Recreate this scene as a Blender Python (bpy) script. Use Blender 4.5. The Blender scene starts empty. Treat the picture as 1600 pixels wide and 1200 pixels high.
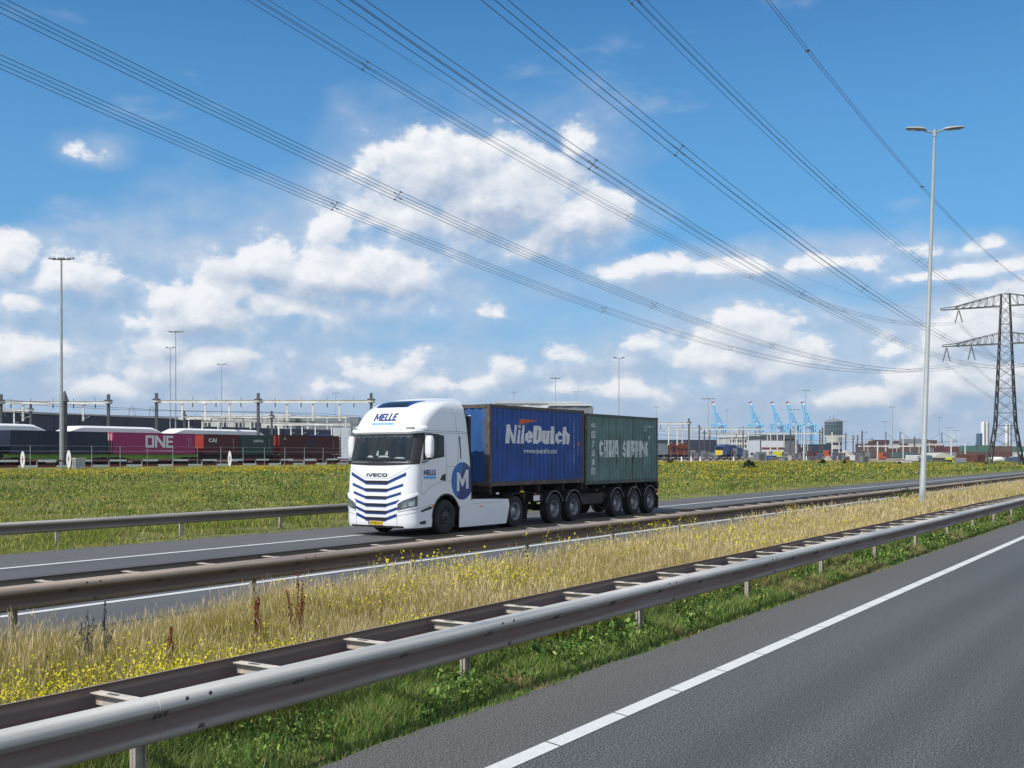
import bpy, bmesh, math, random
import numpy as np
from mathutils import Vector, Matrix, noise as mnoise
random.seed(7); RNG = np.random.default_rng(11)
SC = bpy.context.scene; COL = SC.collection
R = math.radians; PI = math.pi

# ------------------------------------------------------------------ camera
CAMH = 2.32
cam_d = bpy.data.cameras.new('camera'); cam = bpy.data.objects.new('camera', cam_d); COL.objects.link(cam)
cam.location = (0, 0, CAMH); cam.rotation_euler = (R(90), 0, 0)
cam_d.sensor_width = 36; cam_d.lens = 38.25; cam_d.shift_y = 0.0694
cam_d.clip_start = 0.1; cam_d.clip_end = 30000
SC.camera = cam
SC.view_settings.view_transform = 'Standard'; SC.view_settings.look = 'None'
SC.view_settings.gamma = 1; SC.view_settings.use_curve_mapping = False
SC.view_settings.exposure = 0.0
SC.cycles.max_bounces = 6; SC.cycles.transparent_max_bounces = 8
SC.cycles.use_denoising = True

# ------------------------------------------------------------------ sun + sky
SUN_EL = R(50); sdir = Vector((-0.66, -0.75, 0)).normalized()     # horizontal direction to the sun
sun_vec = Vector((sdir.x*math.cos(SUN_EL), sdir.y*math.cos(SUN_EL), math.sin(SUN_EL)))
sl = bpy.data.lights.new('sun', 'SUN'); sl.energy = 4.2; sl.angle = R(0.5); sl.color = (1, .955, .89)
so = bpy.data.objects.new('sun', sl); COL.objects.link(so)
so.rotation_euler = sun_vec.to_track_quat('Z', 'Y').to_euler()

class NT:
    """tiny node-tree builder"""
    def __init__(s, tree): s.t = tree; s.n = tree.nodes; s.l = tree.links
    def new(s, typ, **k):
        nd = s.n.new(typ)
        for a, b in k.items(): setattr(nd, a, b)
        return nd
    def put(s, sock, v):
        if isinstance(v, bpy.types.NodeSocket): s.l.new(v, sock)
        elif isinstance(v, (tuple, list)) and sock.type == 'RGBA' and len(v) == 3: sock.default_value = (*v, 1)
        else: sock.default_value = v
    def math(s, op, a, b=0.0, c=None, clamp=False):
        nd = s.new('ShaderNodeMath', operation=op); nd.use_clamp = clamp
        s.put(nd.inputs[0], a); s.put(nd.inputs[1], b)
        if c is not None: s.put(nd.inputs[2], c)
        return nd.outputs[0]
    def vec(s, op, a, b=(0, 0, 0), c=None):
        nd = s.new('ShaderNodeVectorMath', operation=op)
        s.put(nd.inputs[0], a); s.put(nd.inputs[1], b)
        if c is not None: s.put(nd.inputs[2], c)
        return nd.outputs['Value'] if op in ('LENGTH', 'DOT_PRODUCT') else nd.outputs['Vector']
    def noise(s, vec, scale=5, detail=4, rough=.55, dist=0, out='Fac'):
        nd = s.new('ShaderNodeTexNoise'); s.put(nd.inputs['Vector'], vec)
        nd.inputs['Scale'].default_value = scale; nd.inputs['Detail'].default_value = detail
        nd.inputs['Roughness'].default_value = rough; nd.inputs['Distortion'].default_value = dist
        return nd.outputs[out]
    def mix(s, f, a, b, blend='MIX'):
        nd = s.new('ShaderNodeMix', data_type='RGBA', blend_type=blend)
        s.put(nd.inputs[0], f); s.put(nd.inputs[6], a); s.put(nd.inputs[7], b)
        return nd.outputs[2]
    def rng(s, v, a, b, c=0., d=1., smooth=False):
        nd = s.new('ShaderNodeMapRange'); nd.interpolation_type = 'SMOOTHSTEP' if smooth else 'LINEAR'
        s.put(nd.inputs[0], v)
        for i, q in enumerate((a, b, c, d)): s.put(nd.inputs[i+1], q)
        return nd.outputs[0]

world = bpy.data.worlds.new('World'); SC.world = world; world.use_nodes = True
w = NT(world.node_tree); w.n.clear()
sky = w.new('ShaderNodeTexSky', sky_type='NISHITA'); sky.sun_disc = False
sky.sun_elevation = SUN_EL; sky.sun_rotation = math.atan2(sdir.x, sdir.y)
sky.altitude = 0; sky.air_density = 1.0; sky.dust_density = 0.35; sky.ozone_density = 3.0
SKYK = 0.10; SKYTINT = (0.44, 1.04, 1.36)
tc = w.new('ShaderNodeTexCoord').outputs['Generated']
sp = w.new('ShaderNodeSeparateXYZ'); w.l.new(tc, sp.inputs[0])
az = w.math('ARCTAN2', sp.outputs[0], sp.outputs[1]); el = w.math('ARCSINE', sp.outputs[2])
cb = w.new('ShaderNodeCombineXYZ'); w.l.new(az, cb.inputs[0]); w.l.new(el, cb.inputs[1])
P0 = cb.outputs[0]
wn = w.noise(tc, 7, 3, .55, 0, 'Color')
P1 = w.vec('MULTIPLY_ADD', w.vec('SUBTRACT', wn, (.5, .5, .5)), (.085, .05, 0), P0)
# cumulus banks: azimuth/elevation of each heap given through the pixel they were read at
CL = [(700,275,105,60,1),(790,318,125,72,1),(890,350,110,50,1),(645,290,60,38,.9),(745,240,60,36,.95),(965,362,50,30,.8),(885,232,60,40,.55),(850,385,120,30,.8),
 (640,345,80,45,.75),(530,362,55,28,.62),(430,415,80,42,.95),(530,432,110,48,.95),(395,455,60,40,.9),(610,445,70,52,.85),(665,485,50,28,.6),(330,490,95,52,.95),(262,452,55,30,.9),(470,478,95,34,.85),
 (15,400,70,38,1),(85,432,75,44,1),(45,470,70,34,.85),(150,428,60,24,.7),(205,492,60,30,.6),(50,555,95,45,.7),(262,530,75,40,.85),(330,568,130,52,.7),(180,600,80,26,.6),
 (1000,420,130,24,.66),(1120,426,160,20,.62),(1300,422,160,20,.68),(1470,426,170,18,.68),(772,488,36,18,.72),
 (620,580,90,32,.85),(560,600,70,26,.8),(690,592,80,28,.8),(800,565,50,30,.85),(890,545,66,30,.88),(995,535,44,30,.85),(970,612,95,24,.75),(870,602,70,24,.7),
 (1205,528,80,44,1),(1150,565,85,38,1),(1250,560,100,38,.95),(1130,592,80,28,.85),(1345,615,110,30,.8),(1425,592,70,40,.9),(1520,530,60,50,.85),(1590,505,70,66,1),(1395,545,50,32,.75),(1510,605,110,50,.8),
 (125,240,40,18,.50),(1452,390,42,28,.6),(1552,376,46,24,.5)]
def heaps(P, CL=CL):
    d = None
    for cx, cy, rx, ry, st in CL:
        k = (cx-800)/1700.; a = math.atan(k); e = math.atan((711-cy)/1700.*math.cos(a))
        sx = 1/(rx*1.50/1700.*math.cos(a)**2); sy = 1/(ry*1.50/1700.*math.cos(a))
        ln = w.vec('LENGTH', w.vec('MULTIPLY_ADD', P, (sx, sy, 0), (-a*sx, -e*sy, 0)))
        kk = min(1., max(.5, math.sqrt(rx*ry)/75)); v = w.math('MULTIPLY_ADD', ln, -kk, kk*(.45+.55*st))
        d = v if d is None else w.math('MAXIMUM', d, v)
    return d
dens = heaps(P1)
slope = w.math('SUBTRACT', dens, heaps(w.vec('ADD', P1, (-.005, .011, 0))))       # upper flanks catch the sun, bases lie in their own shade
Q = w.vec('MULTIPLY', tc, (1, 1, 1.5))
f1 = w.noise(Q, 22, 10, .60); f2 = w.noise(w.vec('ADD', Q, (-.008, -.004, .012)), 22, 10, .60)
# a loose cover for the directions the photograph does not show
oth = w.rng(w.math('ABSOLUTE', az), .5, .75)
g0 = w.math('MULTIPLY', w.rng(w.noise(tc, 3.2, 5, .6), .38, .62, -.2, .8), w.rng(el, .35, .9, 1, .3))
dens = w.math('MAXIMUM', dens, w.math('MULTIPLY_ADD', w.math('ADD', g0, 1.), oth, -1.))
f0 = w.noise(w.vec('MULTIPLY', tc, (1, 1, 1.8)), 5.5, 4, .6)
band = w.rng(el, .0, .24, .95, -.25)                                # a broken bank of cloud lies low along the horizon
bank = w.math('MULTIPLY_ADD', w.math('SUBTRACT', w.noise(w.vec('MULTIPLY', tc, (1, 1, 3.2)), 7, 5, .6), .5), 2.6, w.math('SUBTRACT', band, .42))
VL = [(500,440,270,85,1),(150,510,230,110,1),(620,600,300,60,.9),(1250,570,300,90,1),(1200,430,400,34,.9),(1520,560,200,110,1),(760,330,170,100,.9),(330,590,330,75,.9),(980,590,300,60,.9),(60,420,120,60,.8),(560,360,120,50,.7)]
vd = w.math('MAXIMUM', w.math('MAXIMUM', dens, bank), heaps(P1, VL))
dn = w.math('MULTIPLY_ADD', w.math('SUBTRACT', f1, .5), 2.3, w.math('MULTIPLY_ADD', w.math('SUBTRACT', f0, .5), 1.3, w.math('MULTIPLY', dens, 1.35)))
veil = w.math('MULTIPLY', w.rng(w.math('MULTIPLY_ADD', w.math('SUBTRACT', f0, .5), 2.0, vd), -.40, .55, 0, .78, True), w.rng(f1, .30, .62, .55, 1))
alpha = w.math('MAXIMUM', w.rng(dn, -.06, w.rng(slope, -.20, .14, 1.15, .42), 0, .97, True), veil)
low = w.math('MULTIPLY', w.rng(el, .005, .20, .80, 0, True), w.rng(w.noise(w.vec('MULTIPLY', tc, (1, 1, 5)), 5, 5, .6), .3, .65, .35, 1))
relief = w.math('SUBTRACT', f1, f2)
lit = w.math('ADD', w.math('MULTIPLY_ADD', relief, 2.1, w.math('MULTIPLY_ADD', w.math('MAXIMUM', w.math('MINIMUM', slope, .5), -.5), 1.9, .52)), w.rng(dn, .15, .95, .22, -.16), clamp=True)
core = w.rng(dn, .0, .55, .30, 1, True)
ccol = w.mix(w.math('MULTIPLY', lit, core), (.42, .52, .68), (.95, .96, .98))
lcol = w.mix(.5, (.52, .66, .84), (.60, .71, .86))
skyc = w.vec('MULTIPLY', w.vec('MULTIPLY', sky.outputs[0], (SKYK, SKYK, SKYK)), SKYTINT)
c1 = w.mix(low, w.mix(w.rng(el, .0, .40, .92, 0), skyc, (.175, .415, .72)), lcol)
gain = w.rng(w.math('ABSOLUTE', az), .75, 1.3, 1.0, 1.0)                  # cloud brightness stays the same in every direction
c2 = w.mix(alpha, c1, w.vec('SCALE', ccol) if False else w.vec('MULTIPLY', ccol, w.vec('MULTIPLY', (1, 1, 1), gain)))
# below the horizon
c3 = w.mix(w.rng(el, -.02, -.001, 1, 0), c2, (.25, .28, .25))
bg = w.new('ShaderNodeBackground'); w.l.new(c3, bg.inputs[0]); bg.inputs[1].default_value = 1.0
wo = w.new('ShaderNodeOutputWorld'); w.l.new(bg.outputs[0], wo.inputs[0])

# ------------------------------------------------------------------ frames
TH = R(32.7)                                            # the road runs 32.7 degrees right of the view
U = Vector((math.sin(TH), math.cos(TH), 0)); N = Vector((-math.cos(TH), math.sin(TH), 0))
PHI = math.atan2(U.y, U.x)
def road(s, D, z=0): return Vector((s*U.x+D*N.x, s*U.y+D*N.y, z))
def at(x, y, Y): return Vector(((x-800)/1700.*Y, Y, CAMH-(y-711)/1700.*Y))
def s_at(x, D):                                         # distance along the road of the point of line D under column x
    return D*(2400.6/(1891.4-x)-.642)
def gz(D): return float(np.interp(D, [-9000, 24, 27, 60, 98, 101, 104, 9000], [-.03, -.03, -.03, .15, .62, .85, 1.03, 1.03]))
def gz_xy(x, y): return gz(x*N.x+y*N.y)
def gpt(x, Y):
    p = Vector(((x-800)/1700.*Y, Y, 0)); p.z = gz_xy(p.x, p.y); return p

# ------------------------------------------------------------------ materials
def mat(name, col, rough=.6, metal=0., var=.12, scale=3., bump=0., bscale=30., dirt=None, coat=0., stretch=(1, 1, 1), spec=.5):
    m = bpy.data.materials.new(name); m.use_nodes = True; t = NT(m.node_tree)
    b = m.node_tree.nodes['Principled BSDF']
    tcn = t.new('ShaderNodeTexCoord').outputs['Object']
    v = t.vec('MULTIPLY', tcn, stretch)
    c = col
    if var:
        n1 = t.noise(v, scale, 5, .6)
        lo = tuple(max(0, q*(1-var*1.6)) for q in col); hi = tuple(min(1, q*(1+var*1.2)) for q in col)
        c = t.mix(t.rng(n1, .3, .7), lo, hi)
    rr = rough
    if dirt:
        dcol, ds, th, amt, dst = dirt
        n2 = t.noise(t.vec('MULTIPLY', tcn, dst), ds, 7, .65)
        f = t.rng(n2, th, th+.14, 0, amt)
        c = t.mix(f, c, dcol); rr = t.rng(f, 0, 1, rough, .85)
    t.put(b.inputs['Base Color'], c); t.put(b.inputs['Roughness'], rr)
    b.inputs['Metallic'].default_value = metal; b.inputs['Specular IOR Level'].default_value = spec
    if coat: b.inputs['Coat Weight'].default_value = coat; b.inputs['Coat Roughness'].default_value = .06
    if bump:
        bn = t.new('ShaderNodeBump'); bn.inputs['Strength'].default_value = 1; bn.inputs['Distance'].default_value = bump
        t.l.new(t.noise(v, bscale, 6, .6), bn.inputs['Height']); t.l.new(bn.outputs[0], b.inputs['Normal'])
    return m
def veg_mat(name, trans=.35):
    m = bpy.data.materials.new(name); m.use_nodes = True; t = NT(m.node_tree)
    b = m.node_tree.nodes['Principled BSDF']; b.inputs['Roughness'].default_value = .75; b.inputs['Specular IOR Level'].default_value = .2
    a = t.new('ShaderNodeAttribute'); a.attribute_name = 'tint'
    t.l.new(a.outputs['Color'], b.inputs['Base Color'])
    tr = t.new('ShaderNodeBsdfTranslucent'); t.l.new(a.outputs['Color'], tr.inputs[0])
    ms = t.new('ShaderNodeMixShader'); ms.inputs[0].default_value = trans
    t.l.new(b.outputs[0], ms.inputs[1]); t.l.new(tr.outputs[0], ms.inputs[2])
    t.l.new(ms.outputs[0], m.node_tree.nodes['Material Output'].inputs[0]); return m

# ------------------------------------------------------------------ object helpers
def tag(o, label=None, cat=None, group=None, kind=None):
    if label: o['label'] = label
    if cat: o['category'] = cat
    if group: o['group'] = group
    if kind: o['kind'] = kind
    return o
def empty(name, loc, rz=0, label=None, cat=None, group=None):
    o = bpy.data.objects.new(name, None); COL.objects.link(o); o.location = loc; o.rotation_euler = (0, 0, rz)
    o.empty_display_size = .2
    return tag(o, label, cat, group)
def copy_tree(o, parent=None):
    c = o.copy(); COL.objects.link(c)
    if parent is not None: c.parent = parent
    for ch in list(o.children): copy_tree(ch, c)
    return c
ORD = ['first','second','third','fourth','fifth','sixth','seventh','eighth','ninth','tenth','eleventh','twelfth','thirteenth','fourteenth','fifteenth','sixteenth','seventeenth','eighteenth','nineteenth','twentieth']
def ordw(i):
    if i < 20: return ORD[i]
    t = ['', '', 'twenty', 'thirty', 'forty', 'fifty', 'sixty', 'seventy'][(i+1)//10]
    return t+('-'+ORD[(i+1) % 10-1] if (i+1) % 10 else 'th') if (i+1) % 10 else {20:'twentieth',30:'thirtieth',40:'fortieth',50:'fiftieth',60:'sixtieth',70:'seventieth'}[i+1]

class MB:
    def __init__(s): s.v = []; s.f = []; s.smooth = []; s.T = Matrix.Identity(4)
    def add(s, vs, fs, sm=False):
        o = len(s.v); s.v += [tuple(s.T @ Vector(p)) for p in vs]
        s.f += [tuple(i+o for i in f) for f in fs]; s.smooth += [sm]*len(fs)
        return s
    def box(s, x0, x1, y0, y1, z0, z1):
        vs = [(x, y, z) for z in (z0, z1) for y in (y0, y1) for x in (x0, x1)]
        return s.add(vs, [(0,2,3,1),(4,5,7,6),(0,1,5,4),(1,3,7,5),(3,2,6,7),(2,0,4,6)])
    def bar(s, a, b, w, h=None, up=(0, 0, 1)):
        a = Vector(a); b = Vector(b); h = h or w; d = (b-a).normalized()
        upv = Vector(up)
        if abs(d.dot(upv)) > .98: upv = Vector((1, 0, 0))
        sd = d.cross(upv).normalized(); u2 = sd.cross(d)
        vs = [p+sd*i*w/2+u2*j*h/2 for p in (a, b) for j in (-1, 1) for i in (-1, 1)]
        return s.add(vs, [(0,1,3,2),(4,6,7,5),(0,4,5,1),(1,5,7,3),(3,7,6,2),(2,6,4,0)])
    def tube(s, pts, rad, n=8, cap=True):
        pts = [Vector(p) for p in pts]; L = len(pts)
        if not isinstance(rad, (list, tuple)): rad = [rad]*L
        vs = []; fs = []
        for i, p in enumerate(pts):
            d = (pts[min(i+1, L-1)]-pts[max(i-1, 0)]).normalized()
            ref = Vector((0, 0, 1)) if abs(d.z) < .9 else Vector((1, 0, 0))
            a = d.cross(ref).normalized(); b = d.cross(a)
            for k in range(n):
                t = 2*PI*k/n; vs.append(p+(a*math.cos(t)+b*math.sin(t))*rad[i])
        for i in range(L-1):
            for k in range(n):
                fs.append((i*n+k, i*n+(k+1) % n, (i+1)*n+(k+1) % n, (i+1)*n+k))
        s.add(vs, fs, True)
        if cap: s.add([vs[k] for k in range(n)], [tuple(range(n))]); s.add([vs[-n+k] for k in range(n)], [tuple(range(n))[::-1]])
        return s
    def lathe(s, prof, n=32, axis='y', c=(0, 0, 0)):           # prof: (radius, along)
        vs = []; fs = []
        for r, h in prof:
            for k in range(n):
                t = 2*PI*k/n
                p = (r*math.cos(t), h, r*math.sin(t)) if axis == 'y' else (r*math.cos(t), r*math.sin(t), h)
                vs.append((p[0]+c[0], p[1]+c[1], p[2]+c[2]))
        for i in range(len(prof)-1):
            for k in range(n): fs.append((i*n+k, i*n+(k+1) % n, (i+1)*n+(k+1) % n, (i+1)*n+k))
        return s.add(vs, fs, True)
    def prism(s, poly, y0, y1):                                # polygon in x,z extruded along y
        n = len(poly); vs = [(x, y0, z) for x, z in poly]+[(x, y1, z) for x, z in poly]
        fs = [tuple(range(n)), tuple(range(2*n-1, n-1, -1))]+[(i, (i+1) % n+0, (i+1) % n+n, i+n)[::-1] for i in range(n)]
        return s.add(vs, fs)
    def grid(s, rows, sm=True, close=False):
        m = len(rows[0]); vs = [p for r in rows for p in r]; fs = []
        for i in range(len(rows)-1):
            for k in range(m-1+(1 if close else 0)): fs.append((i*m+k, i*m+(k+1) % m, (i+1)*m+(k+1) % m, (i+1)*m+k))
        return s.add(vs, fs, sm)
    def build(s, name, m, parent=None, bevel=0., sharp=35, fixn=True):
        me = bpy.data.meshes.new(name); me.from_pydata(s.v, [], s.f); me.update()
        if fixn or bevel:
            bm = bmesh.new(); bm.from_mesh(me)
            if fixn: bmesh.ops.recalc_face_normals(bm, faces=bm.faces)
            bm.to_mesh(me); bm.free()
        for p, q in zip(me.polygons, s.smooth): p.use_smooth = q
        if any(s.smooth):
            try: me.set_sharp_from_angle(angle=R(sharp))
            except Exception: pass
        o = bpy.data.objects.new(name, me); COL.objects.link(o)
        if isinstance(m, (list, tuple)): [me.materials.append(q) for q in m]
        else: me.materials.append(m)
        if bevel:
            bv = o.modifiers.new('bevel', 'BEVEL'); bv.width = bevel; bv.segments = 2; bv.limit_method = 'ANGLE'; bv.angle_limit = R(40)
        if parent is not None: o.parent = parent
        return o

def text_mesh(body, size=1., bold=0., shear=0., sx=1., align='LEFT', spacing=1.):
    cu = bpy.data.curves.new('lettering', 'FONT'); cu.body = body; cu.size = size; cu.offset = bold; cu.shear = shear
    cu.align_x = align; cu.resolution_u = 3; cu.space_character = spacing
    to = bpy.data.objects.new('lettering', cu); COL.objects.link(to)
    bpy.context.view_layer.update()
    me = bpy.data.meshes.new_from_object(to.evaluated_get(bpy.context.evaluated_depsgraph_get()))
    bpy.data.objects.remove(to); bpy.data.curves.remove(cu)
    for v in me.vertices: v.co.x *= sx
    return me
def fit_text(body, x0, x1, z0, z1, fn, name, m, parent, bold=0., shear=0., spacing=1., cuts=None, chop=0, rot=False):
    """letters filling the box x0..x1, z0..z1 of a surface; fn(x, z) gives the 3-D point"""
    me = text_mesh(body, 1., bold, shear, 1., 'LEFT', spacing)
    if not len(me.vertices): return None
    co = np.array([v.co[:] for v in me.vertices]); lo = co.min(0); hi = co.max(0)
    bm = bmesh.new(); bm.from_mesh(me)
    for v in bm.verts:
        a = (v.co.x-lo[0])/(hi[0]-lo[0]); b = (v.co.y-lo[1])/(hi[1]-lo[1])
        if rot: a, b = b, 1-a
        v.co = Vector((x0+(x1-x0)*a, z0+(z1-z0)*b, 0))
    if cuts:
        for cx in cuts:
            if min(x0, x1) < cx < max(x0, x1):
                bmesh.ops.bisect_plane(bm, geom=bm.verts[:]+bm.edges[:]+bm.faces[:], plane_co=(cx, 0, 0), plane_no=(1, 0, 0))
    if chop:
        for i in range(1, chop):
            zz = z0+(z1-z0)*i/chop
            bmesh.ops.bisect_plane(bm, geom=bm.verts[:]+bm.edges[:]+bm.faces[:], plane_co=(0, zz, 0), plane_no=(0, 1, 0))
            xx = x0+(x1-x0)*i/chop
            bmesh.ops.bisect_plane(bm, geom=bm.verts[:]+bm.edges[:]+bm.faces[:], plane_co=(xx, 0, 0), plane_no=(1, 0, 0))
    for v in bm.verts: v.co = Vector(fn(v.co.x, v.co.y))
    bm.to_mesh(me); bm.free(); me.name = name; me.materials.clear(); me.materials.append(m)
    o = bpy.data.objects.new(name, me); COL.objects.link(o); o.parent = parent
    return o

# ------------------------------------------------------------------ heavy block lettering drawn stroke by stroke
def strip(pts, s, closed=False):
    """mitred band of width s along a polyline -> list of quads"""
    P = [Vector((a, b)) for a, b in pts]; n = len(P); L = []; Rr = []
    for i in range(n):
        a = P[i-1] if (i or closed) else None; c = P[(i+1) % n] if (i < n-1 or closed) else None
        d0 = (P[i]-a).normalized() if a is not None else None; d1 = (c-P[i]).normalized() if c is not None else None
        if d0 is None: d0 = d1
        if d1 is None: d1 = d0
        n0 = Vector((-d0.y, d0.x)); n1 = Vector((-d1.y, d1.x)); m = (n0+n1).normalized(); k = s/2/max(.35, m.dot(n0))
        L.append(P[i]+m*k); Rr.append(P[i]-m*k)
    q = []
    for i in range(n if closed else n-1): j = (i+1) % n; q.append([L[i], L[j], Rr[j], Rr[i]])
    return q
def glyph(c, s, w, cut=.13):
    p = s/2; X = .74                                          # X = height of small letters
    def poly(*a): return [[Vector(q) for q in a]]
    def ring(w, h, o=True):
        c_ = min(cut, w*.28); return [(p+c_, p), (w-p-c_, p), (w-p, p+c_), (w-p, h-p-c_), (w-p-c_, h-p), (p+c_, h-p), (p, h-p-c_), (p, p+c_)]
    bx = lambda x0, x1, y0, y1: [[Vector((x0, y0)), Vector((x1, y0)), Vector((x1, y1)), Vector((x0, y1))]]
    c_ = min(cut, w*.28)
    if c == 'M': return poly((0, 0), (0, 1), (s*1.05, 1), (w/2, .42), (w-s*1.05, 1), (w, 1), (w, 0), (w-s, 0), (w-s, .60), (w/2+.02, .12), (w/2-.02, .12), (s, .60), (s, 0)), w
    if c == 'E': return bx(0, s, 0, 1)+bx(s, w, 0, s*.9)+bx(s, w*.94, .5-s*.42, .5+s*.42)+bx(s, w, 1-s*.9, 1), w
    if c == 'L': return bx(0, s, 0, 1)+bx(s, w, 0, s*.9), w
    if c == 'I': return bx(0, s, 0, 1), s
    if c == 'T': return bx(w/2-p, w/2+p, 0, 1-s)+bx(0, w, 1-s, 1), w
    if c == 'H': return bx(0, s, 0, 1)+bx(w-s, w, 0, 1)+bx(s, w-s, .5-p, .5+p), w
    if c == 'N': return poly((0, 0), (0, 1), (s*1.05, 1), (w-s, .36), (w-s, 1), (w, 1), (w, 0), (w-s*1.05, 0), (s, .64), (s, 0)), w
    if c == 'V': return poly((0, 1), (s*1.1, 1), (w/2, .30), (w-s*1.1, 1), (w, 1), (w/2+s*.6, 0), (w/2-s*.6, 0)), w
    if c == 'A':
        f = lambda y: s+(w/2-s)*y/.74
        return poly((0, 0), (w/2-s*.55, 1), (w/2+s*.55, 1), (w, 0), (w-s, 0), (w/2, .74), (s, 0))+poly((f(.18), .18), (w-f(.18), .18), (w-f(.34), .34), (f(.34), .34)), w
    if c == 'O': return strip(ring(w, 1), s, True), w
    if c == '0': return strip([(p, p), (w-p, p), (w-p, 1-p), (p, 1-p)], s, True), w
    if c == 'C': return strip([(w-p, .30), (w-p, p+c_), (w-p-c_, p), (p+c_, p), (p, p+c_), (p, 1-p-c_), (p+c_, 1-p), (w-p-c_, 1-p), (w-p, 1-p-c_), (w-p, .70)], s), w
    if c == 'G': return strip([(w*.52, .42), (w-p, .42), (w-p, p+c_), (w-p-c_, p), (p+c_, p), (p, p+c_), (p, 1-p-c_), (p+c_, 1-p), (w-p-c_, 1-p), (w-p, 1-p-c_), (w-p, .72)], s), w
    if c == 'S': return strip([(p, .28), (p, p+c_), (p+c_, p), (w-p-c_, p), (w-p, p+c_), (w-p, .5-c_*.6), (w-p-c_, .5), (p+c_, .5), (p, .5+c_*.6), (p, 1-p-c_), (p+c_, 1-p), (w-p-c_, 1-p), (w-p, 1-p-c_), (w-p, .73)], s*.96), w
    if c == 'P': return bx(0, s, 0, 1)+strip([(s, .42), (w-p-c_, .42), (w-p, .42+c_), (w-p, 1-p-c_), (w-p-c_, 1-p), (s, 1-p)], s*.96), w
    if c == 'D': return bx(0, s, 0, 1)+strip([(s, p), (w-p-c_, p), (w-p, p+c_), (w-p, 1-p-c_), (w-p-c_, 1-p), (s, 1-p)], s), w
    if c == 'i': return bx(0, s, 0, X)+bx(0, s, .84, 1), s
    if c == 'l': return bx(0, s, 0, 1), s
    if c == 't': return bx(s*.35, s*1.35, 0, 1)+bx(0, s*.35, X-s*.7, X)+bx(s*1.35, s*1.75, X-s*.7, X)+bx(s*1.35, s*1.8, 0, s*.8), s*1.8
    if c == 'u': w *= .9; return strip([(p, X), (p, p+c_), (p+c_, p), (w-s, p)], s)+bx(w-s, w, 0, X), w
    if c == 'h': w *= .9; return bx(0, s, 0, 1)+strip([(s, X-p), (w-p-c_, X-p), (w-p, X-p-c_), (w-p, 0)], s), w
    if c == 'c': w *= .85; return strip([(w-p, .26), (w-p, p+c_), (w-p-c_, p), (p+c_, p), (p, p+c_), (p, X-p-c_), (p+c_, X-p), (w-p-c_, X-p), (w-p, X-p-c_), (w-p, .50)], s*.96), w
    if c == 'e': w *= .9; return strip([(s, .37), (w-p, .37), (w-p, X-p-c_), (w-p-c_, X-p), (p+c_, X-p), (p, X-p-c_), (p, p+c_), (p+c_, p), (w-p-c_, p), (w-p*.7, p+c_*.7)], s*.80), w
    return [], w*.6
BW = {'M': 1.6, 'N': 1.22, 'W': 1.3, 'E': .85, 'L': .82, 'T': .9, 'V': 1.1, 'A': 1.15}
def block_mesh(body, s=.22, w=.62, gap=.075, shear=0.):
    vs = []; fs = []; x = 0
    for ch in body:
        if ch == ' ': x += w*.8; continue
        g, adv = glyph(ch, s, w*BW.get(ch, 1.))
        for q in g:
            o = len(vs); vs += [(a.x+x+shear*a.y, a.y, 0) for a in q]; fs.append(tuple(range(o, o+len(q))))
        x += adv+gap
    me = bpy.data.meshes.new('lettering'); me.from_pydata(vs, [], fs); me.update(); return me
_text_mesh = text_mesh
def text_mesh(body, size=1., bold=0., shear=0., sx=1., align='LEFT', spacing=1.):
    if bold < 0: return block_mesh(body, -bold, shear=shear, w=spacing)
    return _text_mesh(body, size, bold, shear, sx, align, spacing)
# ================================================================== GROUND AND ROADS (local x = along the road, local y = away from the camera)
def sheet(name, m, xs, ys, zf, kind='structure', label=None):
    rows = [[(x, y, zf(y) if callable(zf) else zf) for x in xs] for y in ys]
    mb = MB().grid(rows, sm=False); o = mb.build(name, m, fixn=False); o.rotation_euler = (0, 0, PHI)
    if o.data.polygons[0].normal.z < 0: o.data.flip_normals()
    tag(o, kind=kind); return o

def ground_mat():
    m = bpy.data.materials.new('field_soil'); m.use_nodes = True; t = NT(m.node_tree); b = m.node_tree.nodes['Principled BSDF']
    v = t.new('ShaderNodeTexCoord').outputs['Object']
    big = t.noise(t.vec('MULTIPLY', v, (.35, 1, 1)), .06, 5, .6); mid = t.noise(v, .6, 6, .65); fine = t.noise(v, 9, 6, .7)
    c = t.mix(t.rng(mid, .35, .65), (.10, .14, .035), (.22, .24, .065))
    c = t.mix(t.rng(big, .45, .62), c, (.20, .18, .06))
    c = t.mix(t.rng(fine, .40, .62, 0, .75), c, (.30, .26, .14)); c = t.mix(t.rng(t.noise(v, 4, 5, .7), .50, .36, 0, .8), c, (.035, .055, .012))
    t.put(b.inputs['Base Color'], c); b.inputs['Roughness'].default_value = .95; b.inputs['Specular IOR Level'].default_value = .1
    bn = t.new('ShaderNodeBump'); bn.inputs['Distance'].default_value = .08; t.l.new(fine, bn.inputs['Height']); t.l.new(bn.outputs[0], b.inputs['Normal'])
    return m
XS = [-9000, -200, 0, 100, 300, 800, 9000]
sheet('field_ground', ground_mat(), XS, [-9000, -10, 5, 12, 24, 27, 60, 98, 101, 104, 300, 9000], gz)

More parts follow.
